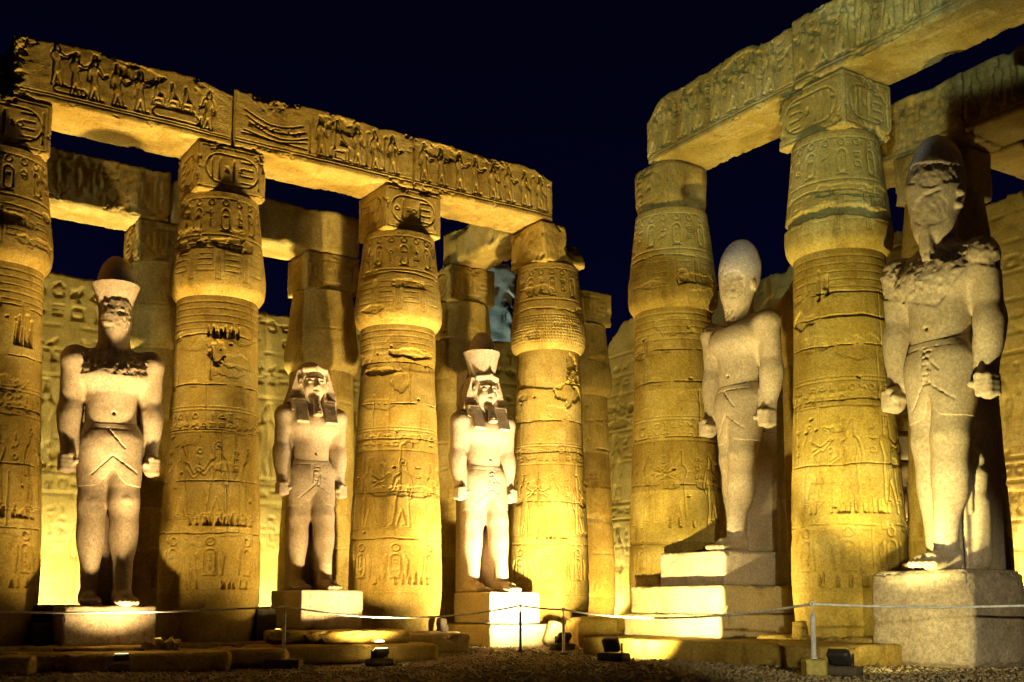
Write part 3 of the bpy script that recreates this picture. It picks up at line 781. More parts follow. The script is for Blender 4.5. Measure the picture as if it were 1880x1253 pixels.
def soffit(L, w, seed):
    a = HM(-L/2, L/2, -w/2, w/2, .03); rng = random.Random(seed)
    a.engrave(xf(rot90(cartouche(.34, 1.6, .02)), 0, -.2, 1), .02)
    glyph_row(a, rng, -.7, .7, -.36, -.05, .26, .018); glyph_row(a, rng, -L/2+.3, L/2-.3, .1, .5, .3, .012, dens=.5)
    return a
def lintel(p0, p1, rz, label, seed, h=1.42, w=1.56, kind='walk', off=(0, 0), amp=.12, ends=(0, 0), res=.0165, mat=None, face=('y', -1), fine=True, group='lintel stones', rough=.014, chip=.08, z=ZC, under=True):
    L = float(np.linalg.norm(np.array(p1)-np.array(p0)))-.012
    c = (np.array(p0)+np.array(p1))/2
    rel = {}
    if fine: rel[face] = frieze(L, h, seed, kind, res=res)
    if fine and under: rel[('z', -1)] = soffit(L, w, seed+1)
    o = block('lintel', (L, w, h), mat or M_SAND, None, res3=(res, .045 if fine else .1, res) if fine else (.1, .1, .1), rough=rough, edge=.06, chip=chip, seed=seed, reliefs=rel, warp=ragged(h, seed, amp, ends, L), big=.02)
    o.location = (c[0], c[1], z+.003); o.rotation_euler = (0, 0, rz)
    return tag(o, label, 'lintel', group)
lintel(C1-LD*.02, C2-LD*.02, ANG, 'leftmost lintel of the left colonnade, carved with a boat-shaped ring, its left top corner broken', 41, h=1.56, kind='enthroned', amp=.16, ends=(.0, .12))
lintel(C2, C3, ANG, 'middle lintel of the left colonnade, carved with a barque and walking gods', 42, h=1.52, kind='barque', amp=.10)
lintel(C3, C4-LD*.35, ANG, 'right lintel of the left colonnade, its rounded end over the corner column', 43, h=1.50, kind='walk', amp=.12, ends=(0, .25))
lintel(C1-LD*4.6-ND*.25, C1-LD*.1-ND*.25, ANG, 'dull lintel end cut off by the left edge of the photo', 44, h=1.05, fine=False)
# cross beam from the corner column back to the second row
lintel(C4-ND*.80, back(C4)-ND*.1, ANG+math.pi/2, 'cross beam running back from the corner column to the second row', 45, h=1.25, w=1.35, fine=False, chip=.14)
# right colonnade: frieze faces the court on the left
RZ = ANG-math.pi/2
lintel(R1+ND*.02, R2-ND*.45, RZ, 'left lintel of the right colonnade with a broken rounded end and walking figures', 46, h=1.62, kind='left', amp=.16, ends=(.42, .0))
lintel(R2-ND*.44, R3, RZ, 'upper right lintel running out of the frame, tall figures cut on its face', 47, h=1.62, kind='left', amp=.14, res=.025)
# second rows
lintel(back(C1), back(C2), ANG, 'shadowed rear lintel with a flaked face behind the leftmost opening', 48, h=1.5, kind='walk', res=.04, z=11.40, group='rear lintel stones', under=False, chip=.14, rough=.03)
lintel(back(C2), back(C3)+LD*.85, ANG, 'plain rear lintel behind the opening right of the grooved column', 49, h=1.35, fine=False, z=11.40, group='rear lintel stones')
E1 = side(R1); E2 = side(R2); E3 = side(R3)
lintel(E1+ND*1.9, E2+ND*.3, RZ, 'grey rear lintel above the crown of the rough-faced statue', 50, h=1.55, kind='left', res=.04, group='rear lintel stones', under=False)
lintel(E2+ND*.31, E3+ND*.5, RZ, 'rear lintel with a greenish underside at the right edge', 51, h=1.55, kind='left', res=.04, group='rear lintel stones', under=False)
lintel(E2+LD*.9, E2+LD*5.2, ANG, 'short cross beam between the rear column and the wall at the right edge', 52, h=1.2, w=1.3, fine=False, group='rear lintel stones')

# ------------------------------------------------------------------ enclosure walls
def wall(name, p0, p1, rz, H, label, seed, holes=(), topf=None, thick=1.0, res=.055, d=1.0, mat=None, scene=True):
    L = float(np.linalg.norm(np.array(p1)-np.array(p0))); c = (np.array(p0)+np.array(p1))/2
    a = HM(-L/2, L/2, 0, H, res); rng = random.Random(seed)
    z = .0; k = 0
    while z < H:
        ch = rng.uniform(.75, 1.05); a.hline(z, .022*d, .022, wav=.035, seed=seed+k)
        u = -L/2+rng.uniform(0, 1.5)
        while u < L/2:
            a.vcrack(u, z, z+ch, .018*d, .02, seed+k); u += rng.uniform(1.1, 2.3)
        z += ch; k += 1
    if scene:
        for zz, fh in ((1.3, 3.0), (5.2, 2.7)):
            u = -L/2+.8; q = 0
            while u < L/2:
                a.emboss(xf(figure(rng.randrange(3), rng.randrange(1, 4)), u, zz, fh, 1 if q % 2 else -1), .02*d, .045*d, .035); 
                glyph_row(a, rng, u+.45, u+1.1, zz+fh*.55, zz+fh*.95, .3, .035*d)
                u += rng.uniform(1.5, 1.9); q += 1
            a.hline(zz+fh+.15, .03*d, .04); a.hline(zz-.1, .03*d, .04)
        glyph_row(a, rng, -L/2, L/2, 8.3, 9.3, .42, .03*d); glyph_row(a, rng, -L/2, L/2, 9.5, 10.9, .55, .03*d, dens=.7); glyph_row(a, rng, -L/2, L/2, 4.5, 5.0, .38, .035*d)
    for k in range(int(L*1.2)): a.patch(rng.uniform(-L/2, L/2), rng.uniform(0, H), rng.uniform(.2, .9), rng.uniform(.15, .5), rng.uniform(.02, .07), seed*3+k)
    for (u, z, ru, rz_) in holes: a.engrave([(u-ru, z, u+ru, z, rz_, rz_*.7)], .5, .03)
    def warp(V):
        x = V[:, 0]; q = np.floor(x/1.35+.3*seed)
        st = _hash(q.astype(np.int64), q.astype(np.int64)*0+seed, q.astype(np.int64)*0, 5)
        n = fbm(np.stack([x, V[:, 1], x*0], -1), 1.3, seed, 4, .6)
        top = H+.22*st+.18*n
        if topf: top = top+topf(x)
        m = sst(V[:, 2], H-1.6, H)
        V[:, 2] = V[:, 2]+(top-H)*m
        return V
    o = block(name, (L, thick, H), mat or M_WALL, None, res3=(res, .25, res), rough=.025, edge=.05, chip=.05, seed=seed, reliefs={('y', -1): a}, warp=warp, nscale=.9)
    o.location = (c[0], c[1], -.12); o.rotation_euler = (0, 0, rz)
    return tag(o, label, 'wall')
WO = 9.9+.5
q0 = C2-ND*WO
wall('enclosure_wall', q0-LD*9.5, q0+LD*(2*S+WO-.5+.2), ANG, 11.1, 'relief-carved block wall behind the left colonnade', 61, d=1.7, holes=((-8.4+.0, 8.9, .12, .14), (-3.2, 4.2, .1, .09), (-8.3, 3.4, .25, .07)))
q1 = C4+LD*WO
wall('enclosure_wall', q1-ND*(WO-.5), q1+ND*20, RZ, 12.6, 'relief-carved block wall behind the right colonnade, stepped down where the sky shows', 62, d=1.7, holes=((-13.1, 8.9, .15, .15),), topf=lambda x: -.5*sst(-x, 13.6, 14.2)-.5*sst(-x, 14.4, 14.8))
# ruined pylon far behind, lit cold
o = block('ruined_tower', (3.4, 2.4, 17.6), M_SAND2, None, res=.15, rough=.08, edge=.1, chip=.35, seed=66, big=.15, warp=ragged(17.6, 66, 1.2, (0, 0), 3.4))
o.location = (-1.6, 52, -.1); o.rotation_euler = (0, 0, .2)
tag(o, 'pale blue-lit ruined masonry tower far behind the corner column', 'ruin')

exec_statues = True
# ------------------------------------------------------------------ statues
def build_body(vox, kind, seed):
    s = SDF((-.27, -.33, -.012), (.27, .16, 1.26 if kind in ('nemes', 'nemes_crown') else 1.42), vox)
    # legs: right leg back (x<0), left leg striding forward (x>0)
    for sx, yh, yk, ya in ((-1, .012, .006, .02), (1, -.012, -.062, -.110)):
        s.cone((sx*.054, yh, .62), (sx*.056, yk, .39), .073, .057, .03)
        s.cone((sx*.056, yk, .39), (sx*.055, ya, .055), .051, .033, .03)
        s.ell((sx*.058, (yk*.62+ya*.38)+.012, .28), (.052, .050, .11), .035)      # calf
        s.ell((sx*.056, yk-.038, .392), (.031, .026, .030), .004)                # kneecap
        s.cone((sx*.056, yk-.030, .35), (sx*.055, ya-.024, .08), .017, .015, .03)    # shin
        s.cone((sx*.055, ya+.012, .030), (sx*.060, ya-.085, .022), .033, .028, .02, sq=(.9, 1, 1))
        s.ell((sx*.055, ya+.02, .03), (.033, .036, .034), .02)
        for t in range(5):
            x0 = sx*.060+(t-2)*.0155
            ln = (.138, .145, .140, .130, .120)[t] if sx > 0 else (.120, .130, .140, .145, .138)[t]
            s.cone((x0, ya-.07, .019), (x0*1.02, ya-ln, .012), .0135, .0105, .004)
    s.cone((0, .0, .60), (0, .0, .74), .104, .090, .04, sq=(1, 1.22, 1))
    s.cone((0, -.002, .75), (0, .002, .87), .088, .116, .04, sq=(1, 1.22, 1.0))
    s.ell((0, .01, .945), (.152, .062, .054), .035)
    for sx in (-1, 1):
        s.ell((sx*.056, -.040, .890), (.072, .036, .050), .045)
        s.ell((sx*.148, .002, .945), (.048, .050, .050), .035)
        s.cone((sx*.155, .0, .93), (sx*.160, .012, .74), .046, .040, .03)
        s.cone((sx*.160, .012, .74), (sx*.160, -.012, .585), .0405, .030, .03)
        s.ell((sx*.163, -.002, .70), (.037, .040, .07), .03)
        # stone left standing between arm and chest
        s.cone((sx*.118, .02, .93), (sx*.122, .02, .80), .03, .02, .03)
        # fist closed on a short rod
        fx, fy, fz = sx*.162, -.026, .535
        s.ell((fx, fy+.002, fz), (.034, .040, .041), .014)
        for t in range(4):
            z0 = fz+.024-.0160*t
            s.cone((fx+sx*.018, fy-.024, z0), (fx-sx*.012, fy-.034+.002*t, z0), .0108, .0098, .007)
            s.cone((fx+sx*.027, fy+.008, z0), (fx+sx*.018, fy-.024, z0), .0105, .0108, .007)
            s.cone((fx-sx*.012, fy-.034+.002*t, z0), (fx-sx*.022, fy-.018, z0), .0098, .009, .007)
        s.cone((fx-sx*.020, fy+.010, fz+.030), (fx-sx*.006, fy-.035, fz+.030), .0125, .0105, .006)
        s.cone((fx-sx*.028, fy-.040, fz+.004), (fx-sx*.026, fy+.045, fz+.004), .0115, .0115, .004)
    s.ell((0, -.078, .728), (.006, .014, .007), .003, sub=True)
    s.cone((0, .012, .93), (0, .005, 1.06), .060, .052, .03)
    if kind in ('nemes', 'nemes_crown'):
        s.ell((0, .018, 1.135), (.07, .085, .092), .02)
        s.ell((0, -.012, 1.100), (.062, .068, .086), .02)
        s.ell((0, -.052, 1.028), (.028, .024, .020), .015)
        for sx in (-1, 1):
            s.ell((sx*.033, -.012-.038, 1.085), (.024, .020, .026), .015)
            s.ell((sx*.029, -.080, 1.121), (.023, .012, .0125), .006, sub=True)
            s.ell((sx*.029, -.066, 1.120), (.018, .010, .0085), .002)
            s.cone((sx*.010, -.078, 1.138), (sx*.050, -.058, 1.137), .0055, .0045, .004)
            s.cone((0, -.0795, 1.0655), (sx*.019, -.072, 1.066), .0062, .0036, .003)
            s.cone((0, -.0785, 1.0545), (sx*.016, -.071, 1.0565), .0066, .0036, .003)
            s.ell((sx*.076, -.030, 1.118), (.012, .012, .028), .003)
            s.ell((sx*.080, -.042, 1.122), (.006, .007, .014), .002, sub=True)
            s.ell((sx*.010, -.082, 1.089), (.0085, .010, .008), .005)
        s.cone((0, -.074, 1.135), (0, -.094, 1.092), .0075, .0115, .006)
    elif kind == 'stub':      # face beaten away, only a rough stump remains
        s.cone((0, .0, 1.02), (0, -.005, 1.16), .056, .064, .03)
        s.ell((0, -.005, 1.10), (.060, .066, .07), .02)
        s.rough((-.09, -.12, 1.0), (.09, .02, 1.25), lambda P: sst(-P[:, 1], -.01, .03)*sst(P[:, 2], 1.04, 1.07), .0045, 70, seed)
        s.ell((0.015, -.07, 1.125), (.016, .012, .009), .006, sub=True)
    elif kind == 'egg':       # face lost, tall smooth crown
        s.ell((0, .006, 1.175), (.083, .093, .125), .02)
        s.ell((0, .024, 1.235), (.072, .080, .098), .03)
        s.ell((0, -.018, 1.090), (.062, .070, .080), .03)
        s.cone((0, -.006, 1.05), (0, .004, .96), .056, .060, .02)
        s.rough((-.1, -.15, 1.03), (.1, .06, 1.20), lambda P: sst(1-(((np.arctan2(P[:, 0], -P[:, 1])-.42)/.68)**2+((P[:, 2]-1.115)/.060)**2), 0, .15), .0050, 60, seed)
        s.cone((-.02, -.085, 1.180), (.012, -.092, 1.200), .004, .004, .002, sub=True)
        for sx in (-1, 1): s.ell((sx*.080, .006, 1.115), (.010, .014, .026), .003)
    elif kind == 'egg2':
        s.ell((0, .0, 1.180), (.087, .095, .110), .02)
        s.ell((0, .016, 1.240), (.078, .086, .118), .03)
        s.ell((0, -.018, 1.090), (.065, .074, .090), .03)
        s.ell((0, -.044, 1.035), (.042, .042, .036), .02)
        s.rough((-.12, -.16, 1.13), (.12, .05, 1.27), lambda P: sst(-P[:, 1]+.6*P[:, 0], .0, .02)*sst(P[:, 2]+.015*np.sin(P[:, 0]*40), 1.172, 1.176)*(1-sst(P[:, 2]+.15*P[:, 0], 1.245, 1.250)), .0055, 70, seed)
        s.cone((-.015, -.094, 1.100), (.018, -.094, 1.138), .0035, .0045, .002, sub=True); s.cone((.018, -.094, 1.138), (.060, -.068, 1.150), .0045, .006, .002, sub=True)
        s.rough((-.07, -.16, 1.04), (.09, .04, 1.15), lambda P: sst(1-(((np.arctan2(P[:, 0], -P[:, 1])-.35)/.75)**2+((P[:, 2]-1.092)/.050)**2), 0, .15), .0036, 70, seed+2)
        for sx in (-1, 1):
            s.ell((sx*.086, .0, 1.148), (.012, .016, .013), .003); s.ell((sx*.081, .0, 1.110), (.012, .015, .012), .003)
        s.box((.008, -.072, .985), (.019, .014, .050), .003, .006)
    # damage
    if kind == 'stub':
        s.rough((-.2, -.16, .88), (.2, .05, 1.02), lambda P: sst(P[:, 2]+.05*np.sin(P[:, 0]*30)*.4-.9*np.abs(P[:, 0])*.12, .860, .875)*sst(.138-np.abs(P[:, 0]), 0, .015)*(1-sst(P[:, 2], .975, .99)), .0065, 80, seed+3)
    if kind == 'egg2':
        s.rough((-.2, -.16, .76), (.125, .05, 1.01), lambda P: sst(P[:, 2]-(.785+1.1*np.abs(P[:, 0]-.035)*(P[:, 0] > .035)+.35*np.abs(P[:, 0]-.035)*(P[:, 0] < .035)), 0, .008)*(1-sst(P[:, 2], .955, .975)), .0065, 66, seed+5)
        s.rough((.12, -.1, .86), (.27, .1, 1.01), lambda P: sst(P[:, 2]-.885+.25*(P[:, 0]-.18), 0, .012), .006, 62, seed+6)
    if kind == 'egg':
        s.rough((-.17, -.16, .93), (.02, .05, 1.01), lambda P: sst(P[:, 2]-.945, 0, .012), .006, 62, seed+5)
        for q in range(3):
            for sx in (-1, 1):
                s.cone((0, -.085+.01*q, .955-.014*q), (sx*.06, -.066+.01*q, .975-.012*q), .0028, .0028, .002, sub=True)
    return s
def build_kilt(vox, cart):
    s = SDF((-.17, -.20, .40), (.17, .15, .735), vox)
    g = .003
    for sx, yh, yk in ((-1, .012, .006), (1, -.012, -.062)):
        s.cone((sx*.054, yh, .62), (sx*.056, yk, .40), .073+g, .060+g, .035)
    s.cone((0, .0, .60), (0, .0, .735), .104+g, .091+g, .04, sq=(1, 1.22, 1))
    s.cone((0, -.030, .62), (0.004, -.040, .52), .046, .040, .045)
    # hem: higher at the sides of the front flap
    X = s.ax[0][:, None, None]; Y = s.ax[1][None, :, None]; Z = s.ax[2][None, None, :]
    hem = .448+.07*np.exp(-(np.abs(X-.004)/.030)**1.5)-.012*sst(Y, -.02, .1)
    s.V = s.V+(.0024*(1-sst(Z-hem, .0, .05))).astype(f32); s.V = np.maximum(s.V, (hem-Z).astype(f32)); s.V = np.maximum(s.V, (Z-(.702-.012*sst(-Y, 0, .08))).astype(f32))
    # belt, wrap folds and the middle panel cut as fine lines
    def line(p0, p1, r=.0022):
        for a in np.linspace(0, 1, 2): pass
        n = 22; 
        pr = None
        for t in np.linspace(0, 1, n):
            x = p0[0]+(p1[0]-p0[0])*t; z = p0[1]+(p1[1]-p0[1])*t
            # find the front surface at x,z
            i = int((x-s.lo[0])/vox); k = int((z-s.lo[2])/vox); col = s.V0[i, :, k]; j = np.argmax(col < 0)
            if col[j] >= 0: pr = None; continue
            y = s.ax[1][j]
            if pr is not None: s.cone(pr, (x, y, z), r, r, .002, sub=True)
            pr = (x, y, z)
    s.V0 = s.V.copy()
    line((-.10, .668), (.10, .668), .0014)
    line((-.02, .665), (.045, .595), .0028); line((.0, .565), (-.075, .490)); line((.0, .565), (.095, .50))
    if cart:
        for p0, p1 in (((-.018, .655), (-.018, .555)), ((.018, .655), (.018, .555)), ((-.018, .655), (.018, .655)), ((-.018, .555), (.018, .555)), ((-.01, .635), (.01, .635)), ((-.01, .615), (.008, .615)), ((.008, .615), (.008, .60)), ((-.01, .585), (.01, .585)), ((-.006, .575), (-.006, .56)), ((.004, .575), (.004, .56))):
            line(p0, p1, .0026)
    return s
def build_nemes(vox):
    s = SDF((-.19, -.17, .86), (.19, .15, 1.27), vox)
    s.ell((0, .022, 1.145), (.083, .094, .090), .02)
    s.cone((0, .03, 1.17), (0, .03, 1.03), .075, .118, .03, sq=(1, 1.35, 1))
    X = s.ax[0][:, None, None]; Y = s.ax[1][None, :, None]; Z = s.ax[2][None, None, :]
    # side wings: flat plates spreading to the shoulders
    hw = .086+(1.20-Z)*.30; d = np.maximum(np.abs(X)-hw, np.abs(Y-.015)-.036); d = np.maximum(d, np.maximum(Z-1.19, 1.0-Z))
    s.V = np.minimum(s.V, d.astype(f32)*.8)
    # cut the face out
    s.ell((0, -.085, 1.095), (.071, .105, .098), .004, sub=True)
    s.box((0, -.10, 1.03), (.052, .09, .05), .02, .004, sub=True)
    s.cone((-.060, -.042, 1.190), (0, -.068, 1.196), .015, .016, .014); s.cone((.060, -.042, 1.190), (0, -.068, 1.196), .015, .016, .014)
    for sx in (-1, 1):
        s.box((sx*.090, -.034, .995), (.038, .016, .036), .010, .012)
        s.box((sx*.080, -.071, .950), (.036, .011, .066), .005, .010, R=((1, 0, 0), (0, .90, -.43), (0, .43, .90)))
        for q in range(7):   # pleats
            z0 = 1.16-.024*q; s.cone((sx*.075, -.035, z0), (sx*(.10+.006*q), -.028, z0-.014), .0022, .0022, .001, sub=True)
    s.clip_z(.885, None)
    s.cone((0, -.082, 1.180), (0, -.086, 1.204), .006, .007, .004)
    return s
def build_beard(vox):
    s = SDF((-.05, -.15, .90), (.05, -.02, 1.06), vox)
    s.cone((0, -.072, 1.028), (0, -.104, .938), .016, .026, .004, sq=(1, 1, 1))
    s.clip_z(.928, 1.03)
    for q in range(9):
        z = 1.018-.0092*q; s.box((0, -.13, z), (.05, .032, .0016), .001, .002, sub=True)
    return s
def build_red_crown(vox, z0, z1, r0, r1, back_=True):
    s = SDF((-.16, -.16, z0-.04), (.16, .19, z1+.14), vox)
    X = s.ax[0][:, None, None]; Y = s.ax[1][None, :, None]; Z = s.ax[2][None, None, :]
    t = np.clip((Z-z0)/(z1-z0), 0, 1); r = r0+(r1-r0)*t**1.5
    y0 = .010+.010*t
    d = np.maximum(np.sqrt((X/1.0)**2+((Y-y0)/1.05)**2)-r, np.maximum(Z-z1, z0-.02-Z))
    s.V = np.minimum(s.V, d.astype(f32))
    return s
def build_white_crown(vox, z1, r, hgt):
    s = SDF((-.12, -.12, z1-.02), (.12, .15, z1+hgt+.03), vox)
    s.ell((0, .018, z1-.01), (r, r*1.05, hgt*1.0), .01)
    s.clip_z(z1-.012, None)
    return s
def build_pillar(vox, top, web=True, base=True):
    s = SDF((-.14, -.16, -.01), (.14, .20, top+.02), vox)
    s.box((0.0, .125, top/2), (.070, .060, top/2+.0), .006)
    if web: s.box((.055, .035, .25), (.020, .095, .25), .004)
    return s
def add_sdf(name, s, mat, parent, seed=1, n=.0012):
    P, F = s.mesh()
    if len(P) == 0: return None
    P = P+(n*fbm(P, 26, seed, 3))[:, None]*np.array([1, 1, .3])
    return mesh_obj(name, P, F, mat, parent)
def make_statue(p, z, H, rz, kind, label, seed, vox=.0045, crown=False, cart=False, top=1.12, queen=False, wx=1.0):
    o = empty('statue', (p[0], p[1], z+.004), rz); o.scale = (H*wx, H, H)
    tag(o, label, 'statue', 'colossal granite statues of a striding king')
    add_sdf('body', build_body(vox, kind, seed), M_STAT, o, seed)
    add_sdf('kilt', build_kilt(vox*.9, cart), M_STAT, o, seed)
    add_sdf('back_pillar', build_pillar(vox*1.4, top), M_STAT, o, seed)
    if kind.startswith('nemes'):
        add_sdf('headdress', build_nemes(vox*.85), M_STAT, o, seed)
        add_sdf('beard', build_beard(vox*.6), M_STAT, o, seed, 0)
    if kind == 'nemes_crown':
        c = add_sdf('crown', build_red_crown(vox, 1.19, 1.345, .072, .104), M_STAT, o, seed)
        add_sdf('white_crown', build_white_crown(vox, 1.347, .074, .125), M_STAT, c, seed)
    if kind == 'stub':
        s = build_red_crown(vox, 1.13, 1.252, .064, .098)
        s.rough((-.1, -.16, 1.1), (.1, 0, 1.22), lambda P: 1-sst(P[:, 2], 1.16, 1.22), .008, 22, 8)
        c = add_sdf('crown', s, M_STAT, o, seed)
        add_sdf('white_crown', build_white_crown(vox, 1.254, .076, .125), M_STAT, c, seed)
    if queen:   # the small queen carved beside the leg
        s = SDF((.085, -.14, .0), (.185, .14, .5), vox)
        s.box((.084, .02, .21), (.012, .085, .215), .004)
        s.cone((0.092, .015, .03), (0.092, .015, .20), .028, .034, .01, sq=(1, .8, 1)); s.cone((0.092, -.02, .03), (0.092, .0, .2), .02, .028, .01)
        s.cone((0.092, .01, .20), (0.092, .01, .28), .026, .034, .01, sq=(1, .8, 1))
        s.cone((0.094, -.036, .28), (0.096, -.04, .17), .011, .009, .004); s.cone((0.094, .055, .28), (0.096, .06, .17), .011, .009, .004)
        s.ell((0.094, .01, .325), (.024, .024, .03), .008); s.cone((0.092, .012, .335), (0.090, .012, .28), .026, .036, .006, sq=(1.3, .9, 1))
        s.box((0.088, .012, .395), (.014, .022, .045), .004, .004)
        add_sdf('queen_figure', s, M_STAT, o, seed)
    return o
FL = ANG            # statues of the left colonnade look out into the court
FR = RZ + 0.0
def P2(a): return np.array(a, float)
make_statue(P2((-8.87, 24.2)), .95, 5.72, FL-.12, 'stub', 'statue left of the grooved column with broken rough chest, beaten face and tall crown', 1, vox=.0040, top=.97, wx=.94)
make_statue(P2((-4.98, 27.15)), 1.32, 4.56, FL-.06, 'nemes', 'dim statue with striped headcloth and ribbed beard but no crown, fists at its sides', 2, vox=.0042, cart=True, top=1.05)
make_statue(P2((-.78, 29.75)), 1.30, 4.86, FL-.02, 'nemes_crown', 'brightest statue, floodlit, wearing a headcloth, ribbed beard and double crown', 3, vox=.0042, cart=True, top=1.25)
make_statue(P2((5.28, 25.15)), 2.15, 5.50, FR+.04, 'egg', 'statue with a smooth egg-shaped head and lost face standing on three stacked blocks', 4, top=1.02)
make_statue(P2((8.10, 20.45)), 1.60, 6.15, FR+.04, 'egg2', 'nearest, largest statue at the right, with rough chest and scarred face', 5, vox=.0042, cart=True, top=1.0, queen=True, wx=.97)

# ------------------------------------------------------------------ pedestals and slabs
def slab(name, c, size, rz, z, label, cat, seed, mat=None, group=None, rough=.014, edge=.04, chip=.06, res=.05, rel=None, tilt=(0, 0), warp=None):
    o = block(name, size, mat or M_SAND, None, res=res, rough=rough, edge=edge, chip=chip, seed=seed, reliefs=rel, warp=warp)
    o.location = (c[0], c[1], z); o.rotation_euler = (tilt[0], tilt[1], rz)
    return tag(o, label, cat, group)
def glyph_face(w, h, seed, size=.2, depth=.022, cols=True):
    a = HM(-w/2, w/2, 0, h, .02); rng = random.Random(seed); glyph_row(a, rng, -w/2+.08, w/2-.08, .08, h-.06, size, depth, cols); return a
def front(P, w, d, nx=ND, lx=LD):
    """centre of a block from its front-left corner"""
    return P+lx*w/2-nx*d/2
PG = 'granite pedestals under the statues'
P1 = P2((-9.14, 22.7)); slab('pedestal', front(P1, 1.9, 1.95), (1.9, 1.95, .83), ANG, .12, 'pale rough-faced pedestal under the broken-chested statue at the left', 'pedestal', 101, M_GRAN_D, PG, rel={('y', -1): glyph_face(1.9, .83, 5, .17, .018, False)}, res=.03, chip=.05)
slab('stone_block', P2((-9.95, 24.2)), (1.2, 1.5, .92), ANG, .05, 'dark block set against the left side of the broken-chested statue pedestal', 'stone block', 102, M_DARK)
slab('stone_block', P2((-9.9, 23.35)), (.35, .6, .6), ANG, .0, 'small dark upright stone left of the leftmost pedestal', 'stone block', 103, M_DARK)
P_ = P2((-4.88, 25.8)); slab('pedestal', front(P_, 1.6, 1.9), (1.6, 1.9, .92), ANG, .40, 'pedestal cut with columns of signs under the dim bearded statue', 'pedestal', 104, M_GRAN, PG, rel={('y', -1): glyph_face(1.6, .92, 7, .2, .026)}, res=.022, chip=.04)
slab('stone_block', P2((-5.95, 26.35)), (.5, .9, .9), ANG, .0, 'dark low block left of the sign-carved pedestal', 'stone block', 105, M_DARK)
P_ = P2((-.56, 28.56)); slab('pedestal', front(P_, 1.58, 1.85), (1.58, 1.85, .82), ANG, .48, 'floodlit white pedestal under the brightest statue', 'pedestal', 106, M_GRAN, PG, res=.04, chip=.03)
slab('plinth', front(P2((-.56, 28.40)), 2.25, 2.3), (2.25, 2.3, .58), ANG, -.12, 'bright lower plinth course below the white pedestal', 'plinth', 107, M_SAND2, res=.04, chip=.05)
# the three courses under the egg-headed statue (front faces look to the left)
def rfront(A, w, d): return A+ND*w/2+LD*d/2
slab('pedestal', rfront(P2((3.39, 25.55)), 2.1, 2.0), (2.1, 2.0, .76), RZ, 1.385, 'uppermost of three stacked courses under the egg-headed statue, its front half lit', 'pedestal', 108, M_GRAN, PG, res=.035, chip=.04, rel={('y', -1): glyph_face(2.1, .76, 9, .2, .015)})
slab('pedestal', rfront(P2((2.70, 25.45)), 2.95, 2.55), (2.95, 2.55, .60), RZ, .78, 'middle course with a chipped edge under the egg-headed statue', 'pedestal', 109, M_SAND2, PG, res=.035, chip=.09)
slab('plinth', rfront(P2((2.54, 25.50)), 3.1, 2.75), (3.1, 2.75, .49), RZ, .285, 'wider lower course touching the long kerb below the egg-headed statue', 'plinth', 110, M_SAND2, res=.04, chip=.07, rough=.02)
slab('kerb_stone', rfront(P2((1.52, 24.3)), 6.6, 3.9), (6.6, 3.9, .40), RZ, -.12, 'long low stone platform lit by the floodlight standing before it', 'platform', 111, M_SAND, res=.05, chip=.05, rough=.02)
# the big boulder of a pedestal at the right
def bw(V):
    P = V+3.1; n = fbm(P, .9, 6, 3); V[:, 0] += .05*n; V[:, 1] += .05*fbm(P, .9, 9, 3)
    return V
slab('pedestal', rfront(P2((6.59, 20.6)), 2.08, 1.75), (2.08, 1.75, 1.72), RZ, -.12, 'big rounded granite block under the nearest statue at the right', 'pedestal', 112, M_GRAN_D, PG, res=.03, edge=.16, chip=.05, rough=.02, warp=bw)
# low slabs in front of the left colonnade
SG = 'worn paving slabs along the foot of the left colonnade'
slab('paving_slab', P2((-8.0, 23.0)), (4.4, 1.6, .42), ANG-.42, -.38, 'long slab lit by the lamp in front of the leftmost pedestal', 'slab', 121, None, SG, rough=.03, edge=.07, chip=.12)
slab('paving_slab', P2((-8.15, 23.3)), (2.5, 1.2, .10), ANG-.35, .035, 'thin broken flagstones between the leftmost pedestal and the lamp-lit slab', 'slab', 122, None, SG, rough=.03, chip=.15)
slab('paving_slab', P2((-5.65, 24.0)), (1.7, 1.2, .36), ANG-.5, -.30, 'rough slab below the grooved column, right of the lamp-lit slab', 'slab', 123, None, SG, rough=.04, edge=.08, chip=.15)
slab('column_base', C2, (3.0, 2.9, .46), ANG, -.32, 'low square base slab under the grooved column', 'base slab', 124, None, 'base slabs under the front columns', rough=.03, chip=.12)
slab('column_base', C1, (3.0, 2.9, .46), ANG, -.32, 'low base slab under the column at the left edge', 'base slab', 125, None, 'base slabs under the front columns', rough=.03, chip=.12)
slab('column_base', C3, (2.7, 2.7, .42), ANG, -.12, 'base slab under the disc-topped column, cracked at its right end', 'base slab', 126, M_SAND2, 'base slabs under the front columns', rough=.03, chip=.14)
slab('column_base', C4, (2.8, 2.6, .5), ANG, -.12, 'base slab under the corner column', 'base slab', 127, M_SAND2, 'base slabs under the front columns', rough=.03, chip=.14)
slab('column_base', R1, (2.6, 2.5, .27), RZ, -.12, 'base slab hidden behind the stacked courses', 'base slab', 128, None, 'base slabs under the front columns')
slab('column_base', R2, (2.9, 2.5, .48), RZ, -.12, 'split base stone under the widest column, behind the white rope post', 'base slab', 129, None, 'base slabs under the front columns', rough=.035, chip=.10)
slab('paving_slab', P2((-4.15, 26.1)), (3.2, 2.0, .28), ANG-.25, .11, 'upper step slab below the sign-carved pedestal', 'slab', 130, None, SG, rough=.035, edge=.08, chip=.12)
slab('paving_slab', P2((-4.1, 26.0)), (4.3, 2.7, .40), ANG-.3, -.31, 'lower step slab in shadow below the sign-carved pedestal', 'slab', 131, None, SG, rough=.035, edge=.08, chip=.12)
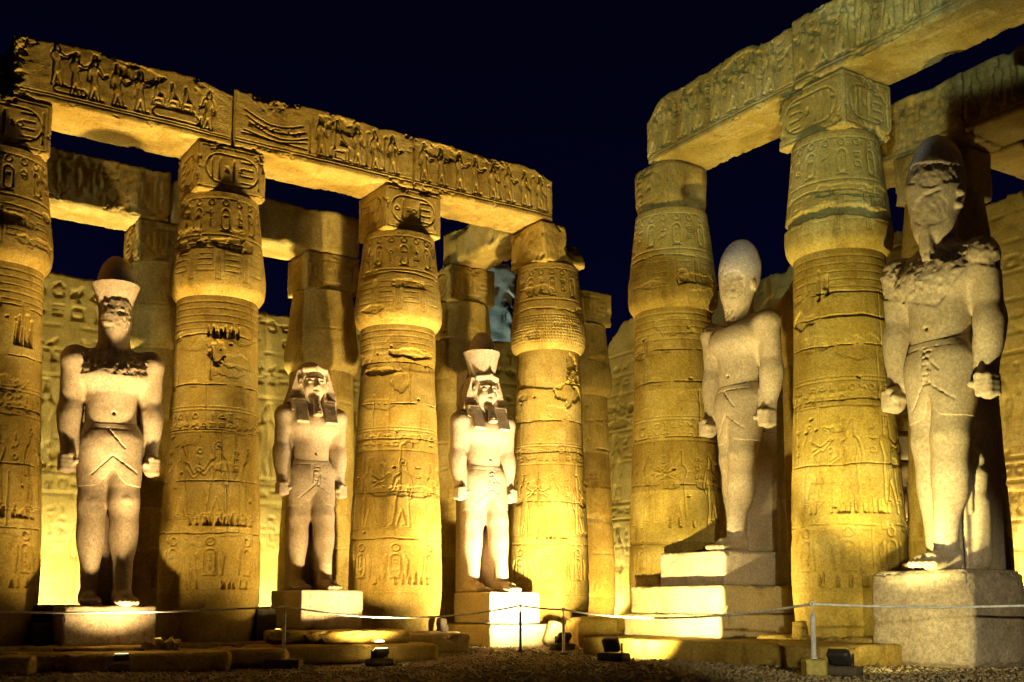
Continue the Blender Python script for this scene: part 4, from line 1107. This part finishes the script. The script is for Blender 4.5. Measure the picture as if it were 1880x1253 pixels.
slab('paving_slab', P2((-2.15, 27.2)), (2.0, 1.3, .5), ANG-.25, -.22, 'pale cracked slab at the foot of the disc-topped column', 'slab', 132, M_SAND2, SG, rough=.03, edge=.08, chip=.14)
slab('paving_slab', P2((-10.9, 21.7)), (3.2, 1.6, .42), ANG-.3, -.42, 'dark slab at the left edge of the court', 'slab', 133, None, SG, rough=.03, chip=.12)
slab('stone_block', P2((2.05, 28.6)), (1.15, .9, .78), ANG-.2, -.12, 'broken brown block with a worn hollow right of the corner column foot', 'stone block', 134, M_SAND, rough=.04, edge=.1, chip=.12)
slab('stone_block', P2((1.15, 29.1)), (.75, .45, .62), ANG-.4, -.12, 'leaning wedge stone between the bright plinth and the brown block', 'stone block', 135, M_SAND2, rough=.03, edge=.06, chip=.16, tilt=(0, .35))
slab('stone_block', P2((5.75, 22.3)), (.28, .25, .75), RZ, -.1, 'small upright stone at the right end of the stacked courses', 'stone block', 136, M_SAND)
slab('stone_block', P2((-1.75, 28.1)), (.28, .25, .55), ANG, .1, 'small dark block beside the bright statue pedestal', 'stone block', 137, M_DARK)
# rubble lit up behind the nearest statue
rng = random.Random(8)
for k in range(21):
    lev = k//3; u = (k % 3-1)*.75
    slab('rubble_block', P2((10.6+u-.04*lev+rng.uniform(-.1, .1), 29.5+u*.4+rng.uniform(-.15, .15))), (rng.uniform(.7, .95), rng.uniform(.6, .9), .8), rng.uniform(-.2, .2)+.4, -.1+lev*.81,
         'orange-lit rubble block stacked in a broken wall seen past the shin of the nearest statue', 'rubble block', 200+k, M_SAND2, 'lit rubble blocks behind the nearest statue', rough=.03, edge=.07, chip=.14, res=.1)

# ------------------------------------------------------------------ rope barrier
def stanchion(x, y, h, label, mat, base_mat, bs=(.22, .22, .12), r=.034):
    z0 = float(gz(x, y)); o = empty('rope_post', (x, y, z0)); tag(o, label, 'rope post', 'rope barrier posts')
    b = block('base_block', (bs[0], bs[1], bs[2]), base_mat, o, res=.04, rough=.006, edge=.015, chip=.02, seed=int(abs(x*31))+1)
    lathe('pole', [(0, bs[2]), (r*1.5, bs[2]+.001), (r*1.5, bs[2]+.02), (r, bs[2]+.022), (r, h-.19), (r*.75, h-.18), (0.002, h-.18)], mat, o, 14)
    lathe('hook_stem', [(.0, h-.185), (.013, h-.184), (.013, h-.06), (.001, h-.059)], mat, o, 10)
    th = np.linspace(0, 2*math.pi, 20, endpoint=False)
    tube('ring', [(.035*math.cos(a), 0, h-.028+.035*math.sin(a)) for a in th], .012, mat, o, 8, closed=True)
    return Vector((x, y, z0+h-.03))
T1 = stanchion(-4.81, 23.6, 1.33, 'grey post with a dark base left of the sign-carved pedestal', M_POST, M_DARK, (.75, .5, .20))
T2 = stanchion(.20, 26.6, 1.12, 'thin dark post in front of the white pedestal', M_METAL, M_METAL, (.2, .2, .04))
T3 = stanchion(1.15, 24.9, 1.02, 'short brownish post right of the white pedestal', M_POST, M_METAL, (.2, .2, .04))
T4 = stanchion(4.66, 17.3, 1.14, 'white post on a yellow base before the widest column', M_POSTW, M_BRASS, (.34, .28, .27), r=.040)
def rope(a, b, sag, label):
    n = 40; pts = []
    for i in range(n+1):
        t = i/n; p = a.lerp(b, t); pts.append((p.x, p.y, p.z-4*sag*t*(1-t)))
    tag(tube('rope', pts, .020, M_ROPE, None, 8), label, 'rope', 'ropes slung between the posts')
rope(Vector((-12.2, 20.6, .94)), T1, .12, 'rope passing in front of the leftmost pedestal')
rope(T1, T2, .26, 'rope hanging in front of the sign-carved pedestal and the disc-topped column')
rope(T2, T3, .02, 'short rope in front of the white pedestal')
rope(T3, T4, .20, 'rope swinging across the stacked courses')
rope(T4, Vector((8.6, 17.0, 1.0)), .05, 'rope crossing the big granite block at the right')

# ------------------------------------------------------------------ floodlights
def aim(d):
    return Vector(d).to_track_quat('-Z', 'Y').to_euler()
WARM = (1.0, .70, .30)
def floodlight(x, y, target, power, label, color=WARM, cone=100, blend=.6, z=None, size=.34, lens_on=False, r=.07, base=True, lift=.0, group='ground floodlights', up=None):
    z0 = float(gz(x, y)) if z is None else z
    t = Vector(target); c = Vector((x, y, z0+.20+size*.45)); d = (t-c).normalized()
    o = empty('floodlight', (x, y, z0)); tag(o, label, 'floodlight', group)
    rz = math.atan2(d.y, d.x)-math.pi/2
    tiltx = math.asin(max(-1, min(1, d.z)))
    if base: b = block('base_block', (.58, .34, .17), M_DARK, o, res=.08, rough=.01, edge=.03, chip=.03, seed=int(abs(x)*7)+2); b.rotation_euler = (0, 0, rz)
    R = Matrix.Rotation(rz, 4, 'Z') @ Matrix.Rotation(tiltx, 4, 'X')
    hs = block('housing', (size, size*.42, size*.78), M_METAL, o, res=.05, rough=.002, edge=.025, chip=0, seed=3, matrix=Matrix.Translation((0, 0, .20+size*.45)) @ R @ Matrix.Translation((0, -size*.24, -size*.39)))
    for sx in (-1, 1):
        block('bracket', (.02, .05, size*.55), M_METAL, o, res=.05, rough=0, edge=.004, chip=0, matrix=Matrix.Translation((0, 0, .165)) @ Matrix.Rotation(rz, 4, 'Z') @ Matrix.Translation((sx*(size*.5+.02), 0, 0)))
    ln = block('lens', (size*.86, .012, size*.62), M_LENS if lens_on else M_GLASS, o, res=.1, rough=0, edge=.003, chip=0, matrix=Matrix.Translation((0, 0, .20+size*.45)) @ R @ Matrix.Translation((0, -size*.02, -size*.31)))
    if lens_on:
        dm = lathe('lens_dome', [(.11, 0), (.10, .02), (.06, .04), (.002, .045)], M_LENS, o, 16, loc=(0, 0, .20+size*.95))
    ld = D.lights.new('lamp', 'SPOT'); ld.energy = power; ld.color = color; ld.spot_size = math.radians(cone); ld.spot_blend = blend; ld.shadow_soft_size = r
    lo = D.objects.new('lamp', ld); COL.objects.link(lo); lo.parent = o
    lo.location = (c-Vector((x, y, z0)))+d*.10+Vector((0, 0, lift)); lo.rotation_euler = aim(d)
    if up:  # added second spot without its own lens, fills where the main beam falls short
        ut, up_w, uc = up
        ud = D.lights.new('lamp', 'SPOT'); ud.energy = up_w; ud.color = color; ud.spot_size = math.radians(uc); ud.spot_blend = 1; ud.shadow_soft_size = .3
        uo = D.objects.new('lamp', ud); COL.objects.link(uo); uo.parent = o; uo.location = lo.location+Vector((.12, 0, .03)); uo.rotation_euler = aim(Vector(ut)-Vector((x, y, z0)))
    return o
M_GLASS = plain('lamp_glass', (.6, .6, .55), .2, 0, (1, .8, .4), 3.0)
LAMPS = [
 (-7.78, 22.33, (-8.12, 22.85, 2.2), 900, 'dark floodlight on a block in front of the leftmost pedestal', dict(cone=128, blend=1, r=.08, up=((-7.9, 23.1, 11), 9500, 58))),
 (-2.9, 24.5, (-3.5, 25.4, 2.3), 2000, 'floodlight with a glowing lens below the sign-carved pedestal', dict(cone=134, blend=1, lens_on=True, up=((-3.3, 26.2, 11), 10500, 60))),
 (1.20, 26.8, (-.1, 28.7, 2.3), 6200, 'tilted dark floodlight at the right end of the bright plinth', dict(cone=120, blend=1, color=(1.0, .77, .42), up=((-.2, 29.2, 11), 5200, 56))),
 (1.95, 21.5, (3.9, 24.0, 1.75), 2600, 'tilted floodlight lying before the long low platform', dict(cone=110, blend=.9, color=(1.0, .82, .34), up=((3.2, 24.2, 11), 2700, 62))),
 (5.05, 17.2, (7.05, 19.8, 3.6), 2900, 'floodlight at the lower right beside the yellow post base', dict(cone=62, blend=.5, color=(1.0, .86, .34), up=((7.3, 20.0, .5), 420, 74))),
]
for x, y, t, p, lb, kw in LAMPS: floodlight(x, y, t, p, lb, **kw)
# lamps between the rows that wash the enclosure walls
LG = 'wall-washing floodlights behind the columns'
YG = (1.0, .84, .50)
W0 = C2-ND*7.6
for a, pw, lb in ((-2.6, 2900, 'floodlight behind the column at the left edge, washing the wall'), (4.3, 2500, 'floodlight behind the grooved column washing the wall'), (8.3, 120, 'floodlight behind the disc-topped column')):
    p = W0+LD*a
    floodlight(p[0], p[1], (p[0]-1.4, p[1]+2.1, 3.0), pw, lb, color=YG, cone=170, blend=.6, group=LG, lens_on=True, up=((p[0]+.9, p[1]-1.2, 11), 15000 if a < 7 else 0, 60))
floodlight(3.0, 43.8, (4.4, 47.5, 7.0), 1100, 'floodlight hidden behind the farthest rear column', color=YG, cone=130, group=LG)
floodlight(4.75, 35.3, (2.6, 38.0, 3.6), 1500, 'floodlight hidden behind the smashed-top column, lighting the farthest rear column', cone=90, group=LG)
floodlight(9.3, 27.9, (10.5, 29.3, 1.4), 1500, 'floodlight behind the widest column, lighting the rubble', color=(1, .66, .30), cone=90, group=LG)
floodlight(13.9, 28.6, (14.6, 30.6, 3.5), 2200, 'floodlight beside the right wall', color=YG, cone=130, group=LG)
# cool lamps on masts outside the view
def mast_lamp(x, y, z, target, power, color, cone, label, blend=.15):
    o = empty('mast_floodlight', (x, y, float(gz(x, y)))); tag(o, label, 'floodlight mast', 'cool floodlights on masts')
    lathe('mast', [(.09, 0), (.09, .3), (.06, .32), (.05, z-.25), (.0, z-.24)], M_METAL, o, 12)
    d = (Vector(target)-Vector((x, y, z))).normalized(); rz = math.atan2(d.y, d.x)-math.pi/2
    R = Matrix.Translation((0, 0, z)) @ Matrix.Rotation(rz, 4, 'Z') @ Matrix.Rotation(math.asin(d.z), 4, 'X')
    block('housing', (.5, .2, .4), M_METAL, o, res=.1, rough=0, edge=.03, chip=0, matrix=R @ Matrix.Translation((0, -.12, -.2)))
    block('lens', (.44, .01, .34), M_LENS, o, res=.1, rough=0, edge=.003, chip=0, matrix=R @ Matrix.Translation((0, -.01, -.17)))
    ld = D.lights.new('lamp', 'SPOT'); ld.energy = power; ld.color = color; ld.spot_size = math.radians(cone); ld.spot_blend = blend; ld.shadow_soft_size = .12
    lo = D.objects.new('lamp', ld); COL.objects.link(lo); lo.parent = o; lo.location = Vector((0, 0, z))+d*.12; lo.rotation_euler = aim(d)
mast_lamp(2.5, -5.0, 2.4, (8.9, 18.6, 14.9), 10500, (.60, .84, 1.0), 17, 'second mast with a cool floodlight behind the viewer, aimed at the top right lintel')
mast_lamp(-1.5, -3.0, 2.2, (5.7, 24.6, 12.9), 10500, (.60, .84, 1.0), 16, 'mast with a cool floodlight behind the viewer, lighting the right lintels')
mast_lamp(-26.05, 14.8, 9.0, (-7.3, 31.3, 10.8), 4000, (.80, .92, 1.0), 20, 'mast with a cool floodlight outside the view at the left, between the rows')
mast_lamp(-7.0, 47.5, 7.0, (-1.6, 51, 14), 9000, (.35, .62, 1.0), 80, 'mast with a blue floodlight far behind the left wall')

mast_lamp(4.0, -4.0, 3.0, (6.0, 18.0, .75), 8500, (1.0, .90, .58), 18, 'mast with a weak lamp behind the viewer, lighting the nearest rope post', blend=.6)
